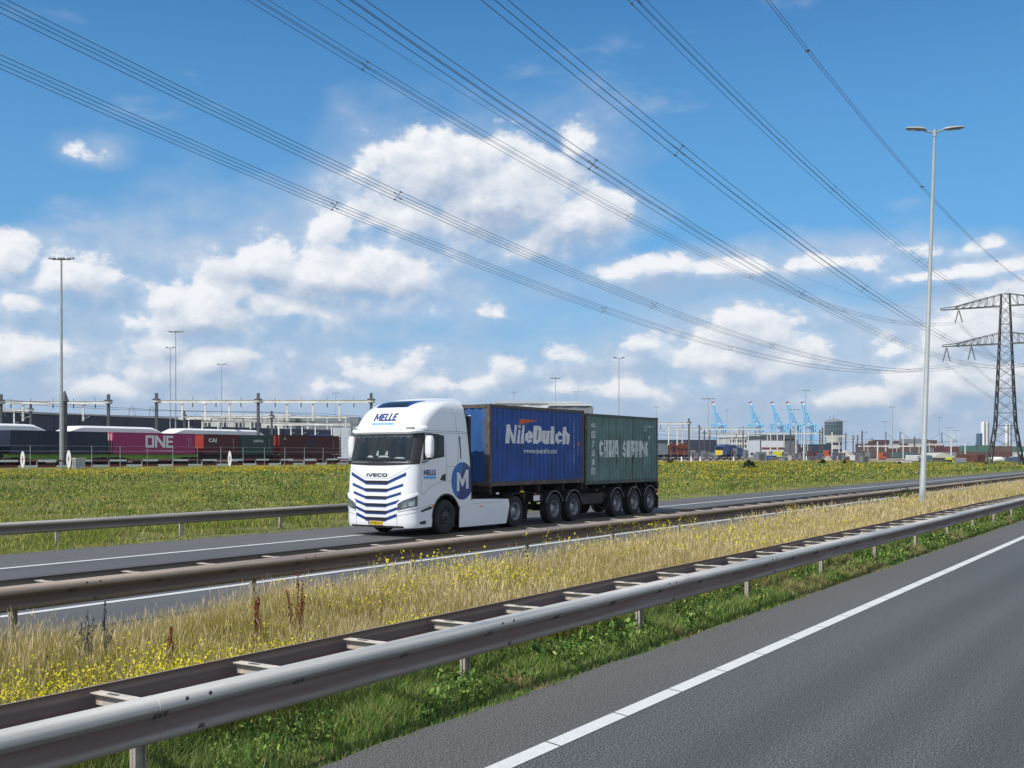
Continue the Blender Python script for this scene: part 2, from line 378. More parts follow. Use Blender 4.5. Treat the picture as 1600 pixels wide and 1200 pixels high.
def asphalt(name, base, speck, tracks=(), warm=0.):
    m = bpy.data.materials.new(name); m.use_nodes = True; t = NT(m.node_tree); b = m.node_tree.nodes['Principled BSDF']
    v = t.new('ShaderNodeTexCoord').outputs['Object']
    patch = t.noise(t.vec('MULTIPLY', v, (.12, 1, 1)), .8, 6, .6)
    c = t.mix(t.rng(patch, .3, .7), tuple(q*.82 for q in base), tuple(q*1.16 for q in base))
    gr = t.noise(v, 60, 2, .82); gr2 = t.noise(v, 20, 3, .8)
    c = t.mix(t.rng(gr, .52, .68, 0, speck), c, (.30, .31, .31))
    c = t.mix(t.rng(gr2, .50, .70, 0, speck*.5), c, (.20, .205, .21))
    c = t.mix(t.rng(gr, .51, .38, 0, .95), c, (.018, .018, .020))
    sx = t.new('ShaderNodeSeparateXYZ'); t.l.new(v, sx.inputs[0])
    wob = t.math('MULTIPLY', t.math('SUBTRACT', t.noise(t.vec('MULTIPLY', v, (.1, .1, 1)), .6, 3), .5), .35)
    for yc, hw, dk in tracks:                               # polished wheel tracks and oil drip line, worn into the surface
        d = t.math('ABSOLUTE', t.math('SUBTRACT', t.math('ADD', sx.outputs[1], wob), yc))
        c = t.mix(t.rng(d, hw*.2, hw, dk, 0, True), c, tuple(q*.35 for q in base))
    t.put(b.inputs['Base Color'], c); b.inputs['Roughness'].default_value = .82; b.inputs['Specular IOR Level'].default_value = .35
    bn = t.new('ShaderNodeBump'); bn.inputs['Distance'].default_value = .0022; bn.inputs['Strength'].default_value = .7
    t.l.new(gr, bn.inputs['Height']); t.l.new(bn.outputs[0], b.inputs['Normal'])
    return m
A_near = asphalt('asphalt_lane', (.072, .077, .075), .95, ((3.15, .5, .24), (1.35, .5, .30), (2.25, .35, .2), (-.5, .5, .25)))
A_sh = asphalt('asphalt_shoulder', (.102, .100, .092), .85)
A_far = asphalt('asphalt_far', (.105, .108, .112), .45, ((16.2, .4, .2), (18.9, .4, .2)))
A_fs = asphalt('asphalt_far_shoulder', (.13, .128, .122), .45)
RX = [-250, -40, 0, 60, 200, 1500]
sheet('near_carriageway', A_near, RX, [-14, 4.36], .0)
def jag_edge(name, m, D0, D1, amp, seed):                   # shoulder strip whose grass side is ragged
    rr = random.Random(seed); mb = MB(); xs = [-12+i*.22 for i in range(560)]
    r0 = [(x, D0, .0) for x in xs]
    r1 = [(x, D1+amp*mnoise.noise(Vector((x*.9, seed, 0)))+amp*.5*mnoise.noise(Vector((x*3.3, seed, 4))), .0) for x in xs]
    mb.grid([r0, r1], sm=False); mb.grid([[(-250, D0, 0), (-12, D0, 0)], [(-250, D1, 0), (-12, D1, 0)]], False)
    mb.grid([[(xs[-1], D0, 0), (1500, D0, 0)], [(xs[-1], D1, 0), (1500, D1, 0)]], False)
    o = mb.build(name, m, fixn=False); o.rotation_euler = (0, 0, PHI); tag(o, kind='structure')
    return o
jag_edge('near_hard_shoulder', A_sh, 4.365, 5.62, .09, 3)
sheet('far_carriageway', A_far, RX, [11.75, 20.75], .0)
jag_edge('far_hard_shoulder', A_fs, 20.755, 23.6, .12, 9)

def paint():
    m = bpy.data.materials.new('road_paint'); m.use_nodes = True; t = NT(m.node_tree); b = m.node_tree.nodes['Principled BSDF']
    v = t.new('ShaderNodeTexCoord').outputs['Object']
    n1 = t.noise(v, 40, 6, .7); n2 = t.noise(v, 2.2, 4, .6)
    c = t.mix(t.rng(n1, .56, .70, 0, .75), (.62, .63, .61), (.26, .26, .25)); c = t.mix(t.rng(n2, .5, .75, 0, .3), c, (.52, .50, .46))
    t.put(b.inputs['Base Color'], c); b.inputs['Roughness'].default_value = .7; return m
M_paint = paint()
mb = MB(); x = -8.0                                          # edge line laid in lengths with thin cracks between them
while x < 70:
    ln = 1.18 if x > 1 else 1.2
    mb.add([(x, 4.35, .006), (x+ln-.022, 4.35, .006), (x+ln-.022+.06, 4.52, .006), (x+.06, 4.52, .006)], [(0,1,2,3)]); x += ln
mb.add([(x, 4.35, .006), (1500, 4.35, .006), (1500, 4.52, .006), (x+.06, 4.52, .006)], [(0,1,2,3)])
o = mb.build('road_edge_line', M_paint, fixn=False); o.rotation_euler = (0, 0, PHI); tag(o, kind='structure')
mb = MB(); mb.add([(-250, 14.50, .006), (1500, 14.50, .006), (1500, 14.68, .006), (-250, 14.68, .006)], [(0,1,2,3)])
mb.add([(-250, 20.62, .010), (1500, 20.62, .010), (1500, 20.80, .010), (-250, 20.80, .010)], [(0,1,2,3)])
for i in range(-8, 60): mb.add([(i*12, 17.6, .006), (i*12+3, 17.6, .006), (i*12+3, 17.72, .006), (i*12, 17.72, .006)], [(0,1,2,3)])
o = mb.build('far_road_lines', M_paint, fixn=False); o.rotation_euler = (0, 0, PHI); tag(o, kind='structure')

# rail yard ballast, lying on the slope top, and the paved terminal ground beyond
M_gravel = mat('ballast', (.085, .075, .07), .95, var=.35, scale=.5, bump=.03, bscale=6)
sheet('rail_yard_ground', M_gravel, [-400, 0, 200, 500, 3000], [104.2, 175], 1.06)
M_conc = mat('terminal_paving', (.26, .26, .25), .9, var=.2, scale=.02)
sheet('terminal_ground', M_conc, [-600, 0, 300, 900, 7000], [175.1, 2500], 1.06)
M_dirt = mat('gravel_lot_soil', (.26, .21, .15), .95, var=.3, scale=.2, bump=.02, bscale=4)
mbx = MB(); rows = []
for x, d0 in ((225, 98), (262, 92), (300, 78), (420, 64), (700, 62), (1500, 62)):
    rows.append([(x, d, gz(d)+.02) for d in (d0, d0+(98-d0)*.5 if d0 < 97 else 99, 99.5, 101, 104)])
mbx.grid(rows, False); o = mbx.build('gravel_lot', M_dirt, fixn=False); o.rotation_euler = (0, 0, PHI); tag(o, kind='structure')
for p in o.data.polygons: 
    if p.normal.z < 0: p.flip()

# ================================================================== VEGETATION
V_GRASS = veg_mat('grass_blades', .22); V_FLOW = veg_mat('yellow_petals', .3)
def mesh_from(name, V, tri_or_quads, loops_total, colors, m):
    me = bpy.data.meshes.new(name); me.vertices.add(len(V)); me.vertices.foreach_set('co', V.astype(np.float32).ravel())
    li = tri_or_quads.astype(np.int32); me.loops.add(len(li)); me.loops.foreach_set('vertex_index', li)
    lt = loops_total.astype(np.int32); ls = np.concatenate(([0], np.cumsum(lt)[:-1])).astype(np.int32)
    me.polygons.add(len(lt)); me.polygons.foreach_set('loop_start', ls); me.polygons.foreach_set('loop_total', lt)
    me.update(calc_edges=True)
    ca = me.color_attributes.new('tint', 'FLOAT_COLOR', 'POINT')
    ca.data.foreach_set('color', np.concatenate([colors, np.ones((len(V), 1))], 1).astype(np.float32).ravel())
    me.materials.append(m); o = bpy.data.objects.new(name, me); COL.objects.link(o); return o
def RD(n, a=0, b=1): return RNG.uniform(a, b, n)
def blades(P, h, wd, lean, col, tipcol=None, head=0.0, headcol=(.4, .33, .16)):
    """grass blades: quad + tip triangle each, some with a drooping seed head"""
    n = len(P); yaw = RD(n, 0, 2*PI); la = RD(n, 0, 2*PI)
    dx = np.stack([np.cos(yaw), np.sin(yaw), 0*yaw], 1)*wd[:, None]*.5
    ld = np.stack([np.cos(la), np.sin(la), 0*la], 1)*(lean*h)[:, None]
    up = np.zeros((n, 3)); up[:, 2] = h
    b0 = P-dx; b1 = P+dx; m0 = P+up*.58+ld*.35-dx*.75; m1 = P+up*.58+ld*.35+dx*.75; tp = P+up+ld
    V = np.stack([b0, b1, m1, m0, tp], 1).reshape(-1, 3)
    base = np.arange(n)[:, None]*5
    L = (base+np.array([0, 1, 2, 3, 3, 2, 4])).ravel(); T = np.tile([4, 3], n)
    tc_ = col if tipcol is None else tipcol
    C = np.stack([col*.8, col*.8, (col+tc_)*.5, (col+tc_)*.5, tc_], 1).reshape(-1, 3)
    k = np.where(RD(n) < head)[0]
    if len(k):
        hw = dx[k]*1.25; hl = (h[k]*RD(len(k), .14, .26))[:, None]; q = tp[k]; dr = ld[k]*.35+up[k]*0
        a = q-np.array([0, 0, 1])*hl*.35; t2 = q+np.array([0, 0, 1])*hl*.75+dr; mid = (a+t2)*.5
        V2 = np.stack([a, mid+hw, t2, mid-hw], 1).reshape(-1, 3)
        L2 = (np.arange(len(k))[:, None]*4+np.array([0, 1, 2, 3])+len(V)).ravel()
        hc = np.array(headcol)[None]*RD(len(k), .7, 1.25)[:, None]
        V = np.concatenate([V, V2]); L = np.concatenate([L, L2]); T = np.concatenate([T, np.full(len(k), 4)]); C = np.concatenate([C, np.repeat(hc, 4, 0)])
    return V, L, T, C
def cards(P, size, col, tilt=.6, asp=1.):
    """small leaf- or petal-like rhombs lying at random tilts"""
    n = len(P); a = RD(n, 0, 2*PI); t = RNG.normal(0, tilt, (n, 2))
    e1 = np.stack([np.cos(a), np.sin(a), t[:, 0]], 1); e2 = np.stack([-np.sin(a), np.cos(a), t[:, 1]], 1)
    e1 *= size[:, None]*.5*asp; e2 *= size[:, None]*.5
    V = np.stack([P-e1, P-e2, P+e1, P+e2], 1).reshape(-1, 3)
    return V, np.arange(4*n), np.full(n, 4), np.repeat(col, 4, 0)
def merge(parts):
    V = []; L = []; T = []; C = []; o = 0
    for v, l, t, c in parts: V.append(v); L.append(l+o); T.append(t); C.append(c); o += len(v)
    return np.concatenate(V), np.concatenate(L), np.concatenate(T), np.concatenate(C)
def palette(n, cols, var=.30):
    c = np.array(cols)[RNG.integers(0, len(cols), n)]
    return np.clip(c*(1+RNG.normal(0, var, (n, 1)))*(1+RNG.normal(0, var*.3, (n, 3))), .002, 1)
def SD(s, D, z): return np.stack([s*U.x+D*N.x, s*U.y+D*N.y, z], 1)
def s_of(x, D): return D*(2400.6/(1891.4-x)-.642)
def sample(n, D0, D1, x0=-60, x1=1640, logd=True, xmargin=1):
    x = RD(n, x0, x1); D = D0*np.exp(RD(n)*math.log(D1/D0)) if logd else RD(n, D0, D1)
    return s_of(x, D), D, x
def vnoise(s, D, sc, seed):
    """cheap smooth value noise, vectorised"""
    x = s*sc+seed*17.3; y = D*sc*1.0+seed*5.1
    xi = np.floor(x); yi = np.floor(y); fx = x-xi; fy = y-yi; fx = fx*fx*(3-2*fx); fy = fy*fy*(3-2*fy)
    def h(a, b): q = np.sin(a*127.1+b*311.7+seed*7.7)*43758.5453; return q-np.floor(q)
    return (h(xi, yi)*(1-fx)+h(xi+1, yi)*fx)*(1-fy)+(h(xi, yi+1)*(1-fx)+h(xi+1, yi+1)*fx)*fy

DRY = [(.50, .39, .12), (.42, .33, .10), (.58, .45, .17), (.34, .29, .07), (.48, .38, .13)]
GRN = [(.26, .25, .03), (.19, .19, .025), (.31, .28, .05), (.36, .31, .07)]
LUSH = [(.11, .21, .04), (.17, .28, .055), (.085, .16, .03), (.24, .31, .08), (.16, .20, .06), (.30, .29, .13)]
# --- tall dry grass of the median
parts = []
for n, s0, s1, ww in ((110000, 3.4, 13, .72), (90000, 11, 32, 1.4), (90000, 30, 110, 3.0)):
    s = s0*np.exp(RD(n)*math.log(s1/s0)) if s0 > 5 else RD(n, s0, s1); D = RD(n, 6.62, 11.45)
    cl = vnoise(s, D, .55, 1); cl2 = vnoise(s, D, 1.7, 2)
    left = np.clip((22-s)/14, 0, 1)
    full = np.interp(s, [3, 9, 20, 45, 110], [.62, .60, .62, .68, .70])
    edge = np.clip((11.6-D)/1.6, 0, 1)**.6
    ef = np.where(s < 22, .62+.38*edge, .66+.34*edge)
    h = full*ef*(.55+.55*cl2)*RD(n, .65, 1.2)
    isg = RD(n) < np.clip(.24+.62*left*(1.1-(D-6.6)/6)+.35*(vnoise(s, D, .35, 5)-.5), .06, .8)
    col = np.where(isg[:, None], palette(n, GRN), palette(n, DRY)); col = col*(1-left[:, None]*np.array([.25, .20, .45])); tip = np.where(isg[:, None], palette(n, DRY+GRN), palette(n, [(.66, .52, .25), (.58, .45, .19), (.52, .41, .16)]))
    keep = RD(n) < .45+.75*cl
    tip = tip*(1-left[:, None]*np.array([.22, .18, .42])); P = SD(s, D, np.full(n, -.03)); h = h*np.where(isg, .8, 1)
    k = keep
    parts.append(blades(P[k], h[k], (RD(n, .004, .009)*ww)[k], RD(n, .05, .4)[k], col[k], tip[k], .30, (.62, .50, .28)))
o = mesh_from('dry_grass', *merge(parts), V_GRASS); tag(o, 'tall dry straw coloured grass filling the strip between the two barriers', 'grass', kind='stuff')
# --- yellow rape-like flowers in the median
parts = []; fl = []
cent = [(RD(1)[0]*0, 0)]
def flower_patch(n, s, D, h0, h1, hs=1.):
    P = SD(s, D, np.full(n, -.03)); h = RD(n, h0, h1); top = P.copy(); top[:, 2] += h
    parts.append(blades(P, h, np.full(n, .006)*hs, RD(n, .02, .2), palette(n, [(.16, .22, .05), (.12, .18, .04)])))
    m = 6; q = np.repeat(top, m, 0)+RNG.normal(0, .045, (n*m, 3))*np.array([1, 1, .9])
    fl.append(cards(q, RD(n*m, .010, .021)*hs, palette(n*m, [(.72, .62, .02), (.80, .70, .05), (.62, .56, .02)], .12), .7))
n = 3200; s = RD(n, 3.6, 9.0); D = 6.55+np.abs(RNG.normal(0, .62, n)); k = vnoise(s, D, 1.1, 8) > .30+.05*(s-4); flower_patch(k.sum(), s[k], D[k], .35, .72, 1.0)
n = 620; s = RD(n, 10.2, 14); D = RD(n, 7.4, 10.2); k = vnoise(s, D, .9, 4) > .40; flower_patch(k.sum(), s[k], D[k], .45, .72, 1.1)
n = 2600; s = 12*np.exp(RD(n)*math.log(90/12)); D = RD(n, 6.7, 11.3); k = vnoise(s, D, .45, 6) > .58; flower_patch(k.sum(), s[k], D[k], .5, .78, 1.7)
n = 220; s = RD(n, 18, 34); D = RD(n, 10.2, 11.4); k = vnoise(s, D, .5, 3) > .45; flower_patch(k.sum(), s[k], D[k], .6, .85, 1.5)
o = mesh_from('flower_stems', *merge(parts), V_GRASS); tag(o, 'thin green stems of the yellow flowers in the median', 'flowers', kind='stuff')
o = mesh_from('yellow_flowers', *merge(fl), V_FLOW); tag(o, 'small bright yellow blossoms scattered through the median grass', 'flowers', kind='stuff')
# --- reddish dock stalks and grey thistles: things one can pick out
def weed(x, D, h, cols, label, cat, name, spread=.07, n=420, leaf=.022):
    """several branching spikes carrying seed clusters, thin stems below"""
    s = s_at(x, D); base = SD(np.array([s]), np.array([D]), np.array([-.03]))[0]; ns = max(3, int(spread*70)); bits = []
    for i in range(ns):
        hh = h*(1 if i == 0 else RNG.uniform(.5, .92)); a = RNG.uniform(0, 2*PI); out = 0 if i == 0 else spread*RNG.uniform(.5, 1.5)
        m = n//ns; zz = RD(m, .42, 1); r = .022*(1-.6*zz)*(leaf/.022)
        P = np.stack([np.cos(a)*out*zz+RNG.normal(0, 1, m)*r, np.sin(a)*out*zz+RNG.normal(0, 1, m)*r, hh*zz], 1)
        bits.append(cards(P, RD(m, leaf*.35, leaf*.85), palette(m, cols), 1.2, 1.4))
        q = RD(14); S_ = np.stack([np.cos(a)*out*q, np.sin(a)*out*q, hh*q*.9], 1)
        bits.append(blades(S_, np.full(14, hh*.14), np.full(14, .007), np.full(14, .1), palette(14, cols)))
    o = mesh_from(name, *merge(bits), V_GRASS); o.location = base
    tag(o, label, cat)
DOCK = [(.16, .035, .02), (.22, .06, .03), (.12, .03, .02)]; THIS = [(.07, .085, .11), (.11, .12, .14), (.05, .06, .05)]
weed(466, 9.0, .98, DOCK, 'tall rust red dock stalk in the median grass, largest of the red ones', 'weed', 'dock_plant', .09)
weed(268, 8.6, .66, DOCK, 'short rust red dock stalk in the grass at the left of the picture', 'weed', 'dock_plant', .06)
weed(404, 9.2, .80, DOCK, 'dark red dock seed head low in the grass above the near barrier', 'weed', 'dock_plant', .07)
weed(605, 6.9, .50, DOCK, 'small dark red dock stalk rising just above the near barrier', 'weed', 'dock_plant', .04)
weed(528, 10.2, .50, DOCK, 'thin dark red dock stalk near the grass edge under the truck', 'weed', 'dock_plant', .035)
weed(137, 9.6, .80, THIS, 'blue grey thistle with spiky heads at the far left grass edge', 'weed', 'thistle', .10, 300)
weed(164, 9.6, .88, THIS, 'second blue grey thistle, taller, right beside the spiky one at the left grass edge', 'weed', 'thistle', .06, 260)
weed(72, 9.3, .45, THIS, 'low grey thistle at the extreme left of the median grass', 'weed', 'thistle', .06, 200)
weed(616, 9.9, .62, THIS, 'pale grey thistle standing in front of the far barrier left of the truck front wheel', 'weed', 'thistle', .05, 260)
weed(822, 10.6, .85, THIS, 'dark slender thistle rising in front of the far barrier below the blue container', 'weed', 'thistle', .04, 320)
weed(1418, 11.3, .95, [(.05, .10, .03), (.07, .13, .04), (.04, .08, .03)], 'dark green leafy weed bush beside the base of the near lamp post', 'weed', 'leafy_weed', .32, 900, .08)
# --- lush green verge under the near barrier
parts = []
for n, s0, s1, ww in ((60000, 1.5, 9, 1.0), (50000, 7, 24, 1.6), (40000, 22, 80, 3.2)):
    s = s0*np.exp(RD(n)*math.log(s1/s0)); D = RD(n, 5.5, 6.75)
    e = np.clip((D-5.5-.12*(vnoise(s, D, 1.3, 7)-.3))/.5, 0, 1); cl = vnoise(s, D, 2.3, 3); cl3 = vnoise(s, D, .8, 12)
    h = (.03+.17*e*(.35+cl))*RD(n, .5, 1.25)*(1+.8*np.clip(D-6.2, 0, 1)); k = (RD(n) < .35+.6*cl+.3*e) & (D > 5.5+.09*(vnoise(s, D, 2, 9)))
    dryp = (cl3 > .62)[:, None]
    col = np.where(dryp & (RD(n)[:, None] < .7), palette(n, [(.26, .22, .10), (.30, .26, .12)]), palette(n, LUSH, .25))
    parts.append(blades(SD(s, D, np.full(n, -.03))[k], h[k], (RD(n, .004, .008)*ww)[k], RD(n, .1, .9)[k], col[k], (col*1.2)[k]))
for n, s0, s1, sc in ((26000, 1.5, 9, 1.), (16000, 7, 26, 1.6), (7000, 24, 70, 2.6)):
    s = s0*np.exp(RD(n)*math.log(s1/s0)); D = RD(n, 5.75, 6.8); cl = vnoise(s, D, 1.6, 21)
    k = cl > .48; z = RD(n)**1.5*(.05+.26*cl)
    parts.append(cards(SD(s, D, z)[k], (RD(n, .008, .024)*sc)[k], palette(n, LUSH[:4]+[(.05, .13, .03)], .25)[k], .8, 1.6))
o = mesh_from('verge_grass', *merge(parts), V_GRASS); tag(o, 'lush green grass and weeds growing under the near barrier', 'grass', kind='stuff')
# --- grass on the far side of the far carriageway and the flowering field
FG = [(.17, .23, .03), (.22, .28, .045), (.30, .32, .06), (.34, .32, .10), (.10, .15, .025)]
parts = []; fl = []
n = 330000
s, D, x = sample(n, 23.7, 112); s += RNG.normal(0, .5, n); Y = s*U.y+D*N.y
verge = D < 26.2; vn = vnoise(s, D, .16, 31); vn2 = vnoise(s, D, .7, 33)
h = np.where(verge, RD(n, .06, .2), (.12+.24*vn*RD(n, .6, 1.3)))*np.where(D < 24.6, .6, 1)
sc = np.clip(Y/22, 1, 12)
col = np.where((vn2 > .6)[:, None], palette(n, FG[2:4]+[(.32, .28, .13)]), palette(n, FG))
clmp = vnoise(s, D, 1.9, 51)*.6+vnoise(s, D, .5, 52)*.4
k = (RD(n) < np.clip((clmp-.34)*4.5, .10, 1)) & (Y > 6) & (Y < 620) & ~((s > 300) & (D > 64)) & (D < 100)
z = np.interp(D, [24, 27, 60, 98, 101, 104], [-.03, -.03, .15, .62, .85, 1.03])
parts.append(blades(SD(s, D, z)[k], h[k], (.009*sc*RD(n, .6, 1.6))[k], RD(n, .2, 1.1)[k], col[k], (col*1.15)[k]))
n = 42000                                                     # ragwort: yellow flat heads
s, D, x = sample(n, 27, 99); Y = s*U.y+D*N.y
pr = .03+1.1*np.clip((D-70)/26, 0, 1)+.20*np.clip((x-1000)/100, 0, 1)*np.clip((D-27)/10, .2, 1)
k = (RD(n) < pr*(.25+1.3*(vnoise(s, D, .10, 41)*.6+vnoise(s, D, .35, 43)*.4-.2))) & ~((s > 300) & (D > 66)) & (Y < 620) & (Y > 8)
s, D, Y = s[k], D[k], Y[k]; n = len(s); z = np.interp(D, [24, 27, 60, 98, 101, 104], [-.03, -.03, .15, .62, .85, 1.03]); h = RD(n, .22, .48)*np.where(D > 84, .7, 1)
parts.append(blades(SD(s, D, z), h, .014*np.clip(Y/30, 1, 8), RD(n, .02, .2), palette(n, [(.11, .16, .04)])))
m = 6; sp_ = np.clip(Y/45, .8, 4.)
m = 5; q = np.repeat(SD(s, D, z+h), m, 0)+RNG.normal(0, 1, (n*m, 3))*np.repeat(sp_, m)[:, None]*np.array([.12, .12, .035])
fl.append(cards(q, RD(n*m, .035, .085)*np.repeat(sp_, m), palette(n*m, [(.46, .36, .02), (.52, .42, .03), (.38, .33, .03)], .2), .35))
n = 20000; s, D, x = sample(n, 26.2, 99); Y = s*U.y+D*N.y; z = np.interp(D, [24, 27, 60, 98, 101, 104], [-.03, -.03, .15, .62, .85, 1.03])
k = (vnoise(s, D, .45, 61)*.6+vnoise(s, D, 1.7, 62)*.4 > .50) & (Y > 8) & (Y < 620) & ~((s > 300) & (D > 64)); s, D, z, Y = s[k], D[k], z[k], Y[k]; n = len(s); m = 7
sc2 = np.clip(Y/26, 1, 7); q = np.repeat(SD(s, D, z+.05), m, 0)+RNG.normal(0, 1, (n*m, 3))*np.repeat(sc2, m)[:, None]*np.array([.12, .12, .0])+np.array([0, 0, 1])*RD(n*m, 0, .26)[:, None]
cc = np.repeat(palette(n, [(.05, .10, .02), (.07, .13, .03), (.10, .17, .035), (.22, .27, .06), (.34, .31, .12)], .25), m, 0)
parts.append(cards(q, RD(n*m, .014, .034)*np.repeat(sc2, m)*np.repeat(np.where(D > 84, .6, 1), m), cc, .9, 1.3))
o = mesh_from('field_grass', *merge(parts), V_GRASS); tag(o, 'rough green grass covering the field beyond the far carriageway', 'grass', kind='stuff')
o = mesh_from('ragwort_flowers', *merge(fl), V_FLOW); tag(o, 'deep yellow ragwort blossoms all over the field beyond the road', 'flowers', kind='stuff')
def bush(x, Y, wd, ht, label):
    p = gpt(x, Y); n = 1500; a = RD(n, 0, 2*PI); e = RD(n, 0, PI/2); r = RD(n, .55, 1)**.5*(.8+.3*np.sin(a*3+x))
    P = np.stack([np.cos(a)*np.cos(e)*r*wd/2, np.sin(a)*np.cos(e)*r*wd/2, np.sin(e)*r*ht], 1)
    o = mesh_from('shrub', *cards(P, RD(n, .12, .3)*wd/3, palette(n, [(.025, .05, .015), (.04, .075, .02), (.018, .035, .012)], .3), 1.0), V_GRASS)
    o.location = p; tag(o, label, 'shrub', 'dark shrubs in the field')
bush(1170, 165, 2.2, 1.3, 'largest dark round shrub standing alone in the yellow field right of the green container')
bush(1046, 215, 1.8, .8, 'low dark shrub at the field edge just right of the green container')
bush(1286, 235, 1.7, 1.0, 'dark shrub at the field edge below the round glass tower')
bush(1320, 240, 1.3, .9, 'smaller dark shrub right of the one below the round glass tower')
bush(1405, 245, 1.2, .7, 'low dark shrub at the field edge left of the near lamp post')
bush(1540, 236, .9, .7, 'small dark shrub at the foot of the lattice pylon')

# ================================================================== GUARD RAILS
def rail_mat(name, base, dirtc, th=.47, amt=.8, ztop=.75):
    m = bpy.data.materials.new(name); m.use_nodes = True; t = NT(m.node_tree); b = m.node_tree.nodes['Principled BSDF']
    v = t.new('ShaderNodeTexCoord').outputs['Object']
    n1 = t.noise(t.vec('MULTIPLY', v, (.10, 1, 1)), 5, 6, .6); n2 = t.noise(t.vec('MULTIPLY', v, (.09, 1, 1.6)), 7, 8, .62); n3 = t.noise(v, 60, 4, .7)
    c = t.mix(t.rng(n1, .3, .7), tuple(q*.8 for q in base), tuple(q*1.12 for q in base))
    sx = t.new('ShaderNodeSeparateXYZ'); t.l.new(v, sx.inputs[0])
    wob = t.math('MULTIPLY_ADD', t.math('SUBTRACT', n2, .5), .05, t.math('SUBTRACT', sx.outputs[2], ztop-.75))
    crest = t.rng(wob, .672, .655, 0, 1)                         # plain base above the fold, darker below it, mud in the valley
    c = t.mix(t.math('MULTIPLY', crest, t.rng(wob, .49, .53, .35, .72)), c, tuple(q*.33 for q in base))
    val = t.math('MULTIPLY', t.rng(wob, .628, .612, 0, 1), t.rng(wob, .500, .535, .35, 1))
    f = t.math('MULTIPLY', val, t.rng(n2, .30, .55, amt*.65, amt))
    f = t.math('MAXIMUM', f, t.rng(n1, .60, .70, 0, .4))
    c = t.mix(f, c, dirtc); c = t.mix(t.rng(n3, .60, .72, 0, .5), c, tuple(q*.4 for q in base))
    t.put(b.inputs['Base Color'], c); b.inputs['Metallic'].default_value = .0; b.inputs['Specular IOR Level'].default_value = .35; t.put(b.inputs['Roughness'], t.rng(f, 0, 1, .55, .9))
    bn = t.new('ShaderNodeBump'); bn.inputs['Distance'].default_value = .004; t.l.new(n2, bn.inputs['Height']); t.l.new(bn.outputs[0], b.inputs['Normal'])
    return m
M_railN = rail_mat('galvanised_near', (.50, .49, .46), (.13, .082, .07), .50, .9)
M_railI = rail_mat('galvanised_near_inner', (.36, .27, .25), (.16, .095, .085), .40, .92)  # inner beam: darker, browner base than the outer one
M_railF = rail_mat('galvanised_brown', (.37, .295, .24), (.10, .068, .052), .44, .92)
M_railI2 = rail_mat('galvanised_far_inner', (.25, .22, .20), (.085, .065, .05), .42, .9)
M_spr = mat('spreader_steel', (.66, .58, .49), .6, .2, var=.2, scale=8, dirt=((.2, .14, .1), 6, .55, .6, (1, 1, 1)))
M_post = mat('post_steel', (.42, .38, .34), .7, .2, var=.2, scale=6, dirt=((.22, .15, .1), 5, .5, .7, (1, 1, .5)))
M_bolt = mat('bolt_steel', (.09, .085, .08), .6, .4)
PROF = [(0, .155), (.022, .152), (.050, .138), (.072, .118), (.083, .092), (.079, .068), (.052, .040), (.026, .018), (.020, 0), (.026, -.018), (.052, -.040), (.079, -.068), (.083, -.092), (.072, -.118), (.050, -.138), (.022, -.152), (0, -.155)]
def beam(D, zc, sgn, s0, s1, name, m, parent, step=4., zfun=None, phase=0.):
    mb = MB(); xs = [s0]
    k = math.ceil((s0-phase)/step)
    while phase+k*step < s1-.01:
        if phase+k*step > s0+.02: xs += [phase+k*step-.001, phase+k*step+.001]
        k += 1
    xs += [s1]; rows = []
    for i, x in enumerate(xs):
        z0 = zc if zfun is None else zfun(x)
        lap = .004 if (i//2) % 2 else 0
        wy = .010*mnoise.noise(Vector((x*.31, D, 3))); wz = .012*mnoise.noise(Vector((x*.23, D, 9))); z0 += wz
        rows.append([(x, D+wy+sgn*(d+lap), z0+z) for d, z in PROF]+[(x, D+wy+sgn*(d+lap-.006), z0+z) for d, z in PROF[::-1]])
    mb.grid(rows, True, True); n = len(rows[0])
    for r in (rows[0], rows[-1]): mb.add(r, [tuple(range(n))])
    return mb.build(name, m, parent, sharp=50)
